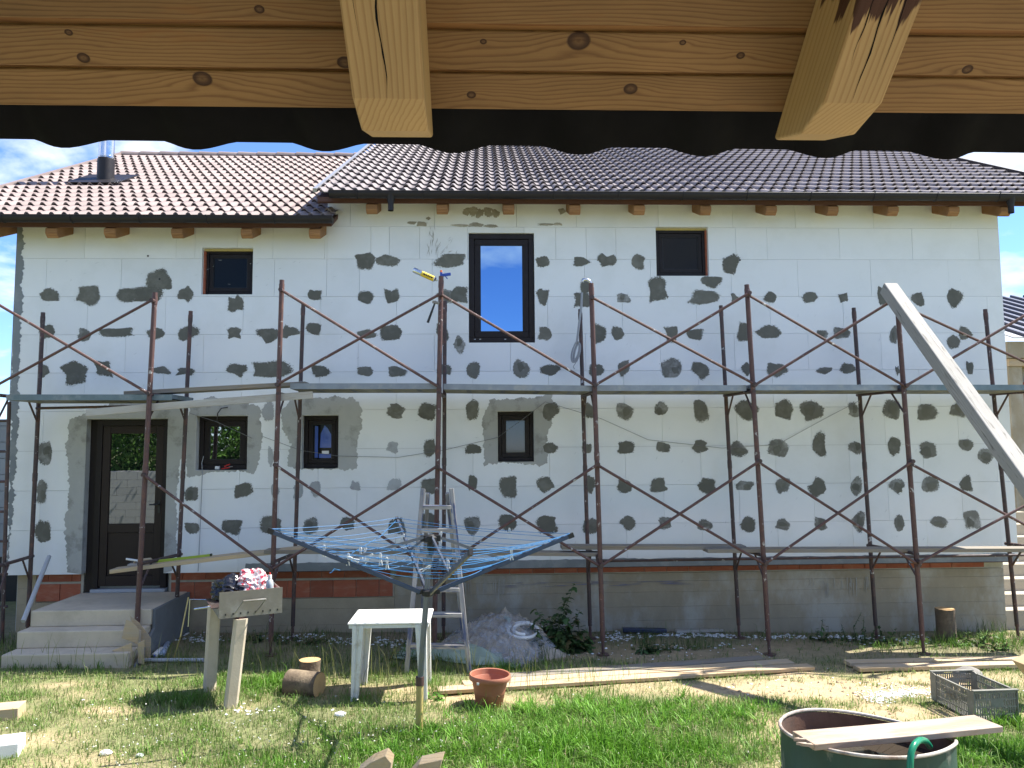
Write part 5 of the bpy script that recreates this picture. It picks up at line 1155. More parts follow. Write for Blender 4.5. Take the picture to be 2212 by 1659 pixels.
for k_ in range(5):
    r_ = random.Random(k_); q_ = P(1738, 1600, 4.25) + V3(0, -.08 + k_ * .036, r_.uniform(-.008, .006)); MB().prism([q_ + V3(.03, -.016, -.006), q_ + V3(.03, .016, -.006), q_ + V3(-r_.uniform(.02, .07), r_.uniform(-.01, .01), 0)], (0, 0, .014)).build('splinter', M['plank_drum'], brd)
hp = [P(1965, 1700, 3.95), P(1966, 1650, 3.96), P(1968, 1625, 3.98), P(1975, 1608, 4.0), P(1987, 1598, 4.08), P(2000, 1600, 4.18), P(2008, 1612, 4.26)]
sm = []
for i in range(len(hp) - 1):
    for u in (0, .33, .66): sm.append(hp[i].lerp(hp[i + 1], u))
sm = [sm[0]] + [(sm[i - 1] + sm[i] * 2 + sm[i + 1]) / 4 for i in range(1, len(sm) - 1)] + [hp[-1]]
lowp = sm[0]; gp_ = [V3(lowp.x - .05, lowp.y - .15, GH(lowp.x, lowp.y) + .02), V3(lowp.x, lowp.y - .02, GH(lowp.x, lowp.y) + .25)]
tag(MB().tube(gp_ + sm, .0165, 12).build('garden_hose', M['hose_green'], None, smooth=True), 'green garden hose hooked over the rim of the drum', 'hose')
# crate
cA = G(2118, 1565); cA.z = GH(cA.x, cA.y)
t = thing('plastic_crate', 'grey plastic fruit crate with slotted sides standing on the grass', 'crate', cA)
nl_, nr_, fl_ = G(2108, 1562), G(2209, 1564), G(2043, 1530)
W_ = .40; D_ = .60; Hc = .26; th = .006
eyc = (fl_ - nl_); eyc.z = 0; eyc = (eyc.normalized() + V3(0, .8, 0)).normalized(); exc = V3(eyc.y, -eyc.x, 0)
o_ = V3(nl_.x, nl_.y, GH(nl_.x, nl_.y) + .01)
def cbox(lo, hi, name): return MB().frame(o_, exc, eyc, V3(0, 0, 1), lo, hi).build(name, M['crate'], t)
def slotted(axis, fixed, length, htop, name, lowmid):
    mb = MB()
    def put(u0, u1, z0, z1):
        if axis == 'x': mb.frame(o_, exc, eyc, V3(0, 0, 1), (u0, fixed, z0), (u1, fixed + th, z1))
        else: mb.frame(o_, exc, eyc, V3(0, 0, 1), (fixed, u0, z0), (fixed + th, u1, z1))
    bands = [0.0, .05, .115, .18, .235]
    for z in bands: put(0, length, z, z + .012)
    n = int(length / .022)
    for k in range(n + 1):
        u = k * (length - .010) / n; put(u, u + .010, .0121, .05 - .0001)
        for a, b in zip(bands[1:-1], bands[2:]):
            solid = .35 < u / length < .65 and a in (.115,)
            put(u, u + (.0215 if solid else .010), a + .0121, b - .0001)
    if not lowmid: put(0, length * .3, .2471, Hc); put(length * .7, length, .2471, Hc); put(length * .3, length * .7, Hc - .006, Hc)
    return mb.build(name, M['crate'], t)
tag(slotted('x', 0, W_, Hc, 'end_wall', False), kind='stuff'); tag(slotted('x', D_, W_, Hc, 'end_wall', False), kind='stuff'); tag(slotted('y', -.0065, D_, Hc, 'side_wall', True), kind='stuff'); tag(slotted('y', W_ + .0005, D_, Hc, 'side_wall', True), kind='stuff')
cbox((0, 0, .002), (W_, D_, .008), 'crate_floor')
for y_ in (-.014, D_ - .014): cbox((-.012, y_, Hc), (W_ + .012, y_ + .036, Hc + .008), 'top_rail')
for x_ in (-.014, W_ - .006):
    cbox((x_, .085, .2475), (x_ + .02, D_ - .085, .2545), 'side_rail')
    for y_ in (-.01, D_ - .075): MB().prism([o_ + exc * x_ + eyc * (y_ + q[0]) + V3(0, 0, q[1]) for q in ((0, 0), (.085, 0), (.085, .25), (.06, .26) if y_ < 0 else (.085, Hc), (0, Hc) if y_ < 0 else (.025, Hc), (0, .25))], exc * .007).build('corner', M['crate'], t)
fc = bpy.data.curves.new('lettering', 'FONT'); fc.body = 'GAMLA'; fc.size = .07; fc.extrude = .002; fc.align_x = 'CENTER'
fo = bpy.data.objects.new('lettering_curve', fc); COL.objects.link(fo); bpy.context.view_layer.update()
fme = bpy.data.meshes.new_from_object(fo.evaluated_get(bpy.context.evaluated_depsgraph_get())); bpy.data.objects.remove(fo); fme.materials.clear(); fme.materials.append(M['crate'])
m3 = Matrix((-eyc, V3(0, 0, 1), -exc)).transposed().to_4x4(); fme.transform(m3)
link('lettering', fme, t, o_ + exc * -.009 + eyc * (D_ * .5) + V3(0, 0, .122))
crumple('rubble_stone', G(2092, 1468, -.02), .14, .11, .09, M['stone'], 'rounded grey stone lying behind the crate', 'stone', 3, 3, .08)
# scraps at the edges of the yard
shard([(2185, 1425), (2212, 1412), (2240, 1440), (2215, 1462)], 7.4, (.05, -.2, -.02), M['plank_new'], 'splintered yellow wood chunk at the right edge', 'wood_chunk', 'wood')
tag(MB().box(G(2203, 1560).x, G(2203, 1560).x + .3, 5.9, 6.1, GH(5, 6), GH(5, 6) + .22).build('foam_block', M['styro'], None, bevel=.01), 'white foam block beside the crate at the right edge', 'block')
p_ = G(12, 1560); tag(MB().frame(V3(p_.x - .1, p_.y, p_.z), V3(1, .25, 0).normalized(), V3(-.25, 1, 0).normalized(), V3(0, 0, 1), (-.3, 0, 0), (.18, .22, .10)).build('wood_block', M['plank_new'], None, bevel=.005), 'pale wooden block at the left edge of the yard', 'wood block')
p_ = G(8, 1645); tag(MB().frame(V3(p_.x - .12, p_.y, p_.z), V3(1, .35, 0).normalized(), V3(-.35, 1, 0).normalized(), V3(0, 0, 1), (-.3, 0, 0), (.2, .25, .11)).build('foam_block', M['styro'], None, bevel=.008), 'white foam block at the lower left edge', 'block')
shard([(770, 1672), (800, 1648), (832, 1634), (845, 1650), (840, 1680)], 5.62, (.02, .03, .05), M['plank_new'], 'curved pale wood chip at the bottom edge', 'wood_chip', 'wood'); shard([(880, 1680), (905, 1652), (955, 1642), (950, 1660), (920, 1680)], 5.60, (.02, .03, .05), M['plank_new'], 'angular pale wood chip at the bottom edge', 'wood_chip', 'wood')
for k, (px, py, s_, lb) in enumerate([(228, 1630, .045, 'white foam scrap on the dry grass at lower left'), (302, 1634, .03, 'tiny white foam scrap right of the larger one'), (735, 1547, .05, 'flat white scrap on the grass left of the airer pole')]):
    crumple('foam_scrap', G(px, py), s_, s_ * .7, s_ * .5, M['styro'], lb, 'scrap', k + 20, 2, .2)

# ------------------------------------------------------------------ neighbours and side stairs
t = thing('garden_shed', 'plain grey block outbuilding left of the house', 'building', (-10, 13.5, 0))
nz = P(5, 905, 12.2).z
MB().box(-15, -6.75, 12.35, 16, -.3, nz - .03).build('wall_core', M['joint'], t)
for k in range(12):
    z0 = .75 + k * .25
    if z0 > nz: break
    for i in range(10): x0 = -6.75 - .5 * (i + 1) + (.25 if k % 2 else 0) ; MB().box(max(x0, -12) + .004, min(x0 + .5, -6.74) - .004, 12.2, 12.349, z0 + .004, min(z0 + .25, nz) - .004).build('block', M['block_grey'], t)
MB().box(-12, -6.74, 12.18, 12.349, -.3, .745).build('dark_base', M['gasket'], t)
t = thing('unfinished_house', 'unfinished brick house with blue ribbed metal roof at the right', 'house', (12, 15, 0))
xq = P(2170, 760, 13.2).x; zr0 = P(2190, 740, 13.2).z; zr1 = P(2190, 792, 13.2).z
MB().box(xq + .22, 18, 13.4, 18, -.3, zr1 + .02).build('wall_core', M['concrete'], t)
MB().box(xq - .05, 18, 13.05, 13.39, zr1 + .14, zr0).build('ring_beam', M['concrete'], t); MB().box(xq, 18, 13.1, 13.39, zr1, zr1 + .13).build('lintel_board', M['plank_new'], t)
MB().box(xq + .02, xq + .26, 13.15, 13.39, -.3, zr1 - .004).build('column', M['concrete'], t)
for k in range(14):
    for i in range(5): x0 = xq + .27 + i * .31 - (.15 if k % 2 else 0); x0 = max(x0, xq + .265); MB().box(x0, x0 + .295, 13.2, 13.395, .02 + k * .245, .25 + k * .245).build('brick', M['brick'], t)
rz = zr0 + .02; ru = V3(-.28, .62, .62).normalized()
for i in range(16):
    a = V3(xq + .0 + .30 * i, 12.95, rz + .02); u = V3(0, .93, .36)
    MB().frame(a, V3(1, 0, 0), u, u.cross(V3(1, 0, 0)) * -1, (0, 0, 0), (.22, 4.0, .02)).build('roof_sheet', M['metal_roof_l'], t); MB().frame(a, V3(1, 0, 0), u, u.cross(V3(1, 0, 0)) * -1, (.2201, 0, 0), (.2999, 4.0, .07)).build('roof_rib', M['metal_roof'], t)
t = thing('side_stairs', 'pale concrete stairs beside the right end of the house', 'stairs', (7.8, 11, 0))
for k in range(8): MB().box(XR - .10, XR + 1.5, 10.30 + k * .24, 12.6, -.3 + (.001 if k == 0 else .118 + .165 * (k - 1) + .3), -.02 + .165 * (k + .85)).build('step', M['stair'], t, bevel=.008)

# ------------------------------------------------------------------ open pavilion roof above the camera
KS = 1.2; SA = R(38.3); es2 = V3(0, math.cos(SA), -math.sin(SA)); en2 = V3(0, math.sin(SA), math.cos(SA)); X1 = V3(1, 0, 0)
tip = P(840, 213, 1.3 * KS)
pav = thing('pavilion', 'timber pavilion roof edge with orange boards and pale rafters overhead', 'pavilion', (0, -.5, 0))
def on_plane(px, py, off):
    d = ray(px, py); o = tip + en2 * off; k = (o - EYE).dot(en2) / d.dot(en2); return EYE + d * k
RH = .17 * KS
def sl2(p): return (p - tip).dot(es2)          # distance down the slope from the rafter tip
YRIDGE = -.8; s_ridge = -(tip.y - YRIDGE) / math.cos(SA)
def rafter(x0, x1, mat, cut=0.0, name='rafter'):
    e1 = sl2(on_plane(845, 292, RH * .98))
    sec = [(s_ridge, 0), (-.0, 0), (e1 * .55, RH * .30), (e1, RH * .93), (e1, RH), (s_ridge, RH)]
    mb = MB(); n = len(sec); vs = []; gs = []
    for x in (x0, x1):
        for s_, h in sec: vs.append(tip + X1 * (x - tip.x) + es2 * s_ + en2 * h); gs.append((s_, x - x0, h))
    mb.add(vs, [tuple(range(n - 1, -1, -1)), tuple(range(n, 2 * n))] + [(i, (i + 1) % n, (i + 1) % n + n, i + n) for i in range(n)], gs)
    return mb.build(name, mat, pav, bevel=.006)
# brown stain that ran down one rafter from above
nt_ = M['rafter_st'].node_tree; b_ = nt_.nodes['Principled BSDF']; src = b_.inputs['Base Color'].links[0].from_socket
a_ = nt_.nodes.new('ShaderNodeAttribute'); a_.attribute_name = 'gco'; sp_ = nt_.nodes.new('ShaderNodeSeparateXYZ'); nt_.links.new(a_.outputs['Vector'], sp_.inputs[0])
nn_ = _noise(nt_, _scale(nt_, a_.outputs['Vector'], (2.5, 26, 14)), 1.0, 4, .55)
k_ = _math(nt_, 'ADD', nn_, _math(nt_, 'MULTIPLY', _math(nt_, 'ADD', sp_.outputs[0], .14), -2.3))
nt_.links.new(_mix(nt_, _ramp(nt_, k_, [(.55, 0.0), (.58, 1.0)]), src, (.055, .022, .012)), b_.inputs['Base Color'])
rl0, rl1 = P(760.6, 213, tip.y).x, P(917, 213, tip.y).x; rr0, rr1 = P(1780, 227, tip.y).x, P(1908, 248, tip.y).x
rafter(rl0, rl1, M['rafter']); rafter(rr0, rr1, M['rafter_st'])
def crack(x, s0, s1, seed, w_=.0022):
    r_ = random.Random(seed); n = 14; L_ = []; R_ = []
    for i in range(n + 1):
        u = i / n; q = tip + X1 * (x - tip.x + .010 * mnoise.noise(Vector((u * 3, seed, 0)))) + es2 * (s0 + (s1 - s0) * u) - en2 * .0006; ww = w_ * math.sin(math.pi * min(.98, max(.02, u))) * r_.uniform(.5, 1.2); L_.append(q - X1 * ww); R_.append(q + X1 * ww)
    MB().add(L_ + R_, [(i, i + 1, n + 2 + i, n + 1 + i) for i in range(n)]).build('drying_crack', M['undark'], pav, recalc=False)
crack(rl0 + .072, -.32, -.002, 1); crack(rl0 + .03, -.6, -.12, 2, .0012); crack(rr0 + .06, -.35, -.01, 3); crack(rr0 + .095, -.45, -.05, 4, .0014); crack(rr0 + .03, -.30, -.08, 5, .0012)
for k in (-3, -2, 2, 3): x_ = rl0 + (rr0 - rl0) * k; rafter(x_, x_ + .145, M['rafter'])
s0 = sl2(on_plane(1106, 239, RH)); s1_ = sl2(on_plane(1106, 157, RH)); s2_ = sl2(on_plane(1106, 57, RH)); bw_ = (s0 - s2_) / 2
edges_ = [s0, s1_, s2_] ; 
while edges_[-1] - bw_ > s_ridge + .05: edges_.append(edges_[-1] - bw_)
KN = [(437, 170, .020), (180, 125, .013), (148, 70, .008), (745, 135, .016), (1250, 88, .024), (1044, 90, .007), (1018, 205, .010), (1362, 192, .015), (1475, 92, .007), (2090, 150, .012), (560, 20, .010), (1600, 120, .009)]
KN = [(on_plane(a, b, RH).x, sl2(on_plane(a, b, RH)), r) for a, b, r in KN]
def knotty(name, light, dark):
    m, nt, b = _new(name); a = nt.nodes.new('ShaderNodeAttribute'); a.attribute_name = 'gco'; vec = a.outputs['Vector']; sp = nt.nodes.new('ShaderNodeSeparateXYZ'); nt.links.new(vec, sp.inputs[0])
    flat = nt.nodes.new('ShaderNodeCombineXYZ'); nt.links.new(sp.outputs[0], flat.inputs[0]); nt.links.new(sp.outputs[1], flat.inputs[1])
    fld = _math(nt, 'ADD', _math(nt, 'MULTIPLY', sp.outputs[1], 95), _math(nt, 'MULTIPLY', _noise(nt, _scale(nt, vec, (1.5, 8, 5)), 1.0, 2, .4), 7))
    fld = _math(nt, 'ADD', fld, _math(nt, 'MULTIPLY', _noise(nt, _scale(nt, vec, (9, 60, 5)), 1.0, 3, .5), .7)); core = None; ringk = None
    for kx, ks, r in KN:
        d = nt.nodes.new('ShaderNodeVectorMath'); d.operation = 'SUBTRACT'; nt.links.new(flat.outputs[0], d.inputs[0]); d.inputs[1].default_value = (kx, ks, 0)
        e = nt.nodes.new('ShaderNodeVectorMath'); e.operation = 'MULTIPLY'; nt.links.new(d.outputs[0], e.inputs[0]); e.inputs[1].default_value = (.30 / r, 1 / r, 0)
        l = nt.nodes.new('ShaderNodeVectorMath'); l.operation = 'LENGTH'; nt.links.new(e.outputs[0], l.inputs[0])
        fld = _math(nt, 'ADD', fld, _math(nt, 'MULTIPLY', _ramp(nt, _math(nt, 'MULTIPLY', l.outputs['Value'], .22), [(0.0, 1.0), (.35, .45), (1.0, 0.0)]), r * 190))
        e2 = nt.nodes.new('ShaderNodeVectorMath'); e2.operation = 'MULTIPLY'; nt.links.new(d.outputs[0], e2.inputs[0]); e2.inputs[1].default_value = (.8 / r, 1 / r, 0)
        l2 = nt.nodes.new('ShaderNodeVectorMath'); l2.operation = 'LENGTH'; nt.links.new(e2.outputs[0], l2.inputs[0])
        c = _ramp(nt, _math(nt, 'MULTIPLY', l2.outputs['Value'], .5), [(.0, .75), (.12, .55), (.30, .9), (.40, 1.0), (.48, 0.0)])
        core = c if core is None else _math(nt, 'MAXIMUM', core, c)
    ring = _ramp(nt, _math(nt, 'FRACT', fld), [(0.0, 0.0), (.45, .12), (.80, 1.0), (1.0, 0.0)])
    fib = _noise(nt, _scale(nt, vec, (6, 300, 100)), 1.0, 4, .7)
    c = _mix(nt, _math(nt, 'MULTIPLY', ring, .72), light, dark); c = _mix(nt, _math(nt, 'MULTIPLY', fib, .4), c, dark)
    c = _mix(nt, 1.0, c, _ramp(nt, _noise(nt, _scale(nt, vec, (1.1, 5, 3)), 1.0, 4), [(.25, .66), (.75, 1.22)]), 'MULTIPLY')
    c = _mix(nt, _ramp(nt, _noise(nt, _scale(nt, vec, (3, 14, 4)), 1.0, 5, .6), [(.60, 0.0), (.72, .55)]), c, (.22, .095, .026))
    c = _mix(nt, core, c, (.035, .014, .006)); nt.links.new(c, b.inputs['Base Color']); b.inputs['Roughness'].default_value = .7; b.inputs['Specular IOR Level'].default_value = .3
    _bump(nt, b, _math(nt, 'ADD', fib, _math(nt, 'MULTIPLY', core, -1.5)), .0015, .7)
    return m
M['soffit_k'] = knotty('pine_knotty', (.275, .160, .062), (.120, .056, .018))
for i in range(len(edges_) - 1):
    g0_ = .0016 if i == 0 else .0035; g1_ = .011 if i == 1 else .0035
    for (xa, xb) in ((-3.6, -.9 + .3 * (i % 3)), (-.9 + .3 * (i % 3) + .0, 4.2)) if i > 2 else ((-3.6, 4.2),):
        bm_ = MB().frame(tip, X1, es2, en2, (xa - tip.x + .001, edges_[i + 1] + g1_, RH + .0005), (xb - tip.x - .001, edges_[i] - g0_, RH + .022))
        if i < 3: bm_.g = [(v[0], (Vector(v) - tip).dot(es2), i * 3.7) for v in bm_.v]
        bm_.build('board', M['soffit_k'] if i < 3 else M['soffit'], pav, bevel=.004)
for i in range(1, 4): MB().frame(tip, X1, es2, en2, (-3.6 - tip.x, edges_[i] - .004, RH + .0085), (4.2 - tip.x, edges_[i] + .013, RH + .0165)).build('board_tongue', M['soffit'], pav)
MB().frame(tip, X1, es2, en2, (-3.7 - tip.x, s_ridge, RH + .0225), (4.3 - tip.x, s0 + .004, RH + .032)).build('underlay', M['undark'], pav)
# wavy tile edge
te = RH + .085; xs_ = [on_plane(157, 314, te).x, on_plane(2024, 341, te).x]; per = (xs_[1] - xs_[0]) / 7; ph0 = xs_[0]
se0, se1 = sl2(on_plane(100, 301, te)), sl2(on_plane(2150, 330, te))
vs = []; fs = []; nxs = np.arange(-3.7, 4.3, per / 16)
for th_, s_ in ((0, 0), (0, -2.9), (.014, 0), (.014, -2.9)):
    for x in nxs:
        u = ((x - ph0) / per + .5) % 1.0 - .5; d = .040 * (math.cos(math.pi * u / .56) ** 1.3 if abs(u) < .28 else 0)
        se = se0 + (se1 - se0) * (x + 1.2) / 2.7
        vs.append(X1 * x + V3(0, tip.y, tip.z) + es2 * (se + s_) + en2 * (te - d + th_))
m_ = len(nxs)
for i in range(m_ - 1): fs += [(i, i + 1, m_ + i + 1, m_ + i), (2 * m_ + i + 1, 2 * m_ + i, 3 * m_ + i, 3 * m_ + i + 1), (i + 1, i, 2 * m_ + i, 2 * m_ + i + 1)]
MB().add(vs, fs).build('wavy_tile_edge', M['undark'], pav, smooth=True, recalc=False)
# far slope, ridge and posts (behind the camera)
zr_ = tip.z + (tip.y - YRIDGE) * math.tan(SA)
es3 = V3(0, -math.cos(SA), -math.sin(SA)); en3 = V3(0, -math.sin(SA), math.cos(SA)); rg = V3(0, YRIDGE - .01, zr_) + en3 * (RH + .01)
for i in range(26): MB().frame(rg, X1, es3, en3, (-3.6, .02 + i * bw_ * 1.2, 0), (4.2, .014 + (i + 1) * bw_ * 1.2, .03)).build('board', M['soffit'], pav)
for x_ in (-3.3, 3.9):
    for y_ in (.9, -2.5): MB().box(x_ - .075, x_ + .075, y_ - .075, y_ + .075, .76, 3.55 if y_ > 0 else 3.5).build('post', M['rafter'], pav)
tag(MB().box(-4.5, 5.5, -4, 2.5, -.3, .76).build('terrace', M['render_pale'], None), 'raised terrace under the pavilion, unseen, made pale to bounce light up', kind='structure')  # added out of view, pale so sunlight bounces onto the boards overhead

# ------------------------------------------------------------------ behind the camera: garden wall and trees (seen mirrored in the panes)
t = thing('garden_wall', 'white block garden wall behind the terrace', 'wall', (-12, -3, 0))
MB().box(-22, -6, -3.39, -3.2, -.3, 1.72).build('wall_core', M['joint'], t)
for k in range(8):
    for i in range(26): x0 = -22 + i * .6 + (.3 if k % 2 else 0); MB().box(x0 + .004, min(x0 + .6, -6) - .004, -3.2, -3.05, -.05 + k * .22, .165 + k * .22).build('block', M['block_white'], t)
lm, lnt, lb2 = vcol('tree_leaf', rough=.6, trans=.35)
M['leaf'] = lm
def tree(x, y, h, rad, label, seed, n=15000, conifer=False):
    rs = np.random.RandomState(seed); t = thing('tree', label, 'tree', (x, y, 0), 'trees behind the terrace')
    trunk = MB(); trunk.tube([(x, y, -.1), (x + .05, y, h * .4), (x, y + .05, h * .9)], [.16, .11, .03], 10)
    for k in range(14):
        a = k * 2.4; z = h * (.2 + .05 * k); trunk.tube([(x, y, z), (x + math.cos(a) * rad * .7, y + math.sin(a) * rad * .7, z + (h * .08 if not conifer else -.15))], [.04, .01], 6)
    trunk.build('trunk', M['bark'], t, smooth=True)
    cl = rs.rand(60, 3); u = cl[:, 2]; zc = h * (.12 + .86 * u); rr = rad * ((1 - u) * .95 + .12 if conifer else np.sqrt(np.clip(1 - (2 * u - 1) ** 2, .05, 1))) * np.sqrt(cl[:, 0]) ; th = cl[:, 1] * 6.283
    cc = np.stack([x + rr * np.cos(th), y + rr * np.sin(th), zc], 1); i = rs.randint(0, 60, n)
    p = cc[i] + rs.normal(0, 1, (n, 3)) * np.array([.26, .26, .2]) * rad / 1.3
    d1 = rs.normal(0, 1, (n, 3)) + np.array([0, 0, -1.3]); d1 /= np.linalg.norm(d1, axis=1)[:, None]; d2 = np.cross(d1, rs.normal(0, 1, (n, 3))); d2 /= np.linalg.norm(d2, axis=1)[:, None]
    l = rs.uniform(.10, .24, n)[:, None]; w_ = rs.uniform(.025, .05, n)[:, None]
    v = np.stack([p, p + d1 * l * .5 + d2 * w_, p + d1 * l, p + d1 * l * .5 - d2 * w_], 1).reshape(-1, 3)
    me = bpy.data.meshes.new('crown'); me.from_pydata(v.tolist(), [], [(4 * k, 4 * k + 1, 4 * k + 2, 4 * k + 3) for k in range(n)])
    col = np.array([.12, .24, .045])[None] * rs.uniform(.5, 1.5, (60, 1))[i] * rs.uniform(.8, 1.25, (n, 1)); col = np.repeat(np.concatenate([col, np.ones((n, 1))], 1), 4, 0)
    at = me.attributes.new('col', 'FLOAT_COLOR', 'POINT'); at.data.foreach_set('color', col.astype(np.float32).ravel()); me.materials.append(lm); link('crown', me, t, (0, 0, 0))
for k, (x, y, h, r_, lb) in enumerate([(-12.6, -5.2, 6.5, 2.0, 'leafy tree behind the left end of the garden wall'), (-9.6, -5.0, 7.0, 2.1, 'taller leafy tree behind the garden wall'), (-7.2, -5.6, 5.6, 1.7, 'smaller leafy tree beside the garden wall'), (-16.2, -6, 7, 2.2, 'leafy tree at the far end of the garden wall'), (7.5, -9, 6, 2.2, 'leafy tree behind the terrace to the right')]):
    tree(x, y, h, r_, lb, k + 1)

# ------------------------------------------------------------------ grass and other ground cover
def blades(N_, xr, yr, keep, hfun, seed):
    rs = np.random.RandomState(seed); x = rs.uniform(*xr, N_); y = rs.uniform(*yr, N_)
    k = keep(x, y, rs); x, y = x[k], y[k]; n = len(x)
    bz = np.array([GH(a, b) for a, b in zip(x, y)]) - .006
    h, wd, col = hfun(x, y, rs)
    a = rs.uniform(0, 6.283, n); lean = rs.gamma(2.0, .28, n) * h; la = rs.uniform(0, 6.283, n)
    sx, sy = np.cos(a) * wd / 2, np.sin(a) * wd / 2; lx, ly = np.cos(la) * lean, np.sin(la) * lean
    v = np.empty((n, 5, 3)); v[:, 0] = np.stack([x - sx, y - sy, bz], 1); v[:, 1] = np.stack([x + sx, y + sy, bz], 1)
    hz = h * .62
    v[:, 2] = np.stack([x + sx * .8 + lx * .32, y + sy * .8 + ly * .32, bz + hz], 1); v[:, 3] = np.stack([x - sx * .8 + lx * .32, y - sy * .8 + ly * .32, bz + hz], 1); v[:, 4] = np.stack([x + lx, y + ly, bz + np.maximum(h - lean * .45, h * .35)], 1)
    b = np.arange(n)[:, None] * 5
    return v.reshape(-1, 3), np.concatenate([b + np.array([[0, 1, 2]]), b + np.array([[0, 2, 3]]), b + np.array([[3, 2, 4]])], 0), np.repeat(col, 5, 0)
NGX = np.linspace(-9, 10, 120); NGY = np.linspace(2, 11, 70); NA = fnoise(*np.meshgrid(NGX, NGY), 1.4, 3.0); NB = fnoise(*np.meshgrid(NGX, NGY), 3.3, 8.0)
def samp(A, x, y):
    i = np.clip(((x + 9) / 19 * 119), 0, 118.99); j = np.clip(((y - 2) / 9 * 69), 0, 68.99); i0, j0 = i.astype(int), j.astype(int); fi, fj = i - i0, j - j0
    return A[j0, i0] * (1 - fi) * (1 - fj) + A[j0, i0 + 1] * fi * (1 - fj) + A[j0 + 1, i0] * (1 - fi) * fj + A[j0 + 1, i0 + 1] * fi * fj
def bareness(x, y): return np.clip(field(BARE, x, y) * 1.15 + samp(NA, x, y) * .40 - .05 - field(LUSH, x, y) * .5, 0, 1)
SHADE_Y = 8.45
def keep(x, y, rs):
    b = bareness(x, y); d = np.clip(1 - b * 1.12, 0.02, 1) * np.clip(.62 + samp(NB, x, y) * .9 + field(LUSH, x, y), .1, 1)
    d *= np.where(y > SHADE_Y, .5, 1.0); d *= np.where((y > 8.75) & (x > .6) & (x < 6.2), .30, 1.0); d *= np.where((y > 9.3) & (x < .6), .55, 1.0)
    ok = rs.rand(len(x)) < d
    ok &= ~((x > sx0 - .02) & (x < XRs) & (y > 8.6)); ok &= y < WALL + .08
    ok &= ~(((x - dc.x) / RX) ** 2 + ((y - dc.y) / RY) ** 2 < 1.02)
    return ok
def hcol(x, y, rs):
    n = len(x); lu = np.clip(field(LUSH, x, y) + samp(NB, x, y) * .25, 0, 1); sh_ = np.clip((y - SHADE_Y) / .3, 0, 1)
    h = .026 + .050 * rs.rand(n) + lu * .15 * rs.rand(n) ** 1.2 + sh_ * .05 * rs.rand(n) ** 2
    tall = rs.rand(n) < .006; h = np.where(tall, h + .06 + .13 * rs.rand(n), h)
    wd = .0042 + .003 * rs.rand(n) + lu * .0025
    g = np.array([.105, .255, .022]); dry = np.array([.38, .36, .20]); mid = np.array([.20, .28, .085])
    q = np.clip(lu * 1.1 + .18 * rs.randn(n) + samp(NB, x, y) * .5, 0, 1)[:, None]; r2 = rs.rand(n)[:, None]
    c = np.where(r2 < .24 * (1 - q), dry, mid * (1 - q) + g * q); c = c * rs.uniform(.7, 1.3, n)[:, None]
    c = c * (1 - .25 * sh_[:, None]); return h, wd, np.concatenate([c, np.ones((n, 1))], 1)  # blades past the shade line darkened, shade painted into their colour
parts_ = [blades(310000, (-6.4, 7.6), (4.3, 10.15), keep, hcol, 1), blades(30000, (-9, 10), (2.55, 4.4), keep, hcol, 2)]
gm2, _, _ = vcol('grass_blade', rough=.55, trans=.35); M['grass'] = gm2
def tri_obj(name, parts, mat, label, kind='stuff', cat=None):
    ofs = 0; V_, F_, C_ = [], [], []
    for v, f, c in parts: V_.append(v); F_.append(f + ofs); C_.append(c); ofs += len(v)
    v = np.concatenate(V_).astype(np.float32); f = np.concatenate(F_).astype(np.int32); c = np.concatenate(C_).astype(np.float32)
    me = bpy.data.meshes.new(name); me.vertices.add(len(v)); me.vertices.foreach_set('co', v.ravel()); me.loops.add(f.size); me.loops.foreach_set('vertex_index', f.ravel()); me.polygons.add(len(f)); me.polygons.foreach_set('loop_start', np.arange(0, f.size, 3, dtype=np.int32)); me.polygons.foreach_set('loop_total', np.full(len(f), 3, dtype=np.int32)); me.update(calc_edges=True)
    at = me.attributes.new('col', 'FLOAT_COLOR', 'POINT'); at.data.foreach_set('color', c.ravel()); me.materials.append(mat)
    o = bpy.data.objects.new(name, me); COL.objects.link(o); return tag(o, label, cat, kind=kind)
tri_obj('grass', parts_, gm2, 'worn patchy grass of the yard, lush in the middle')
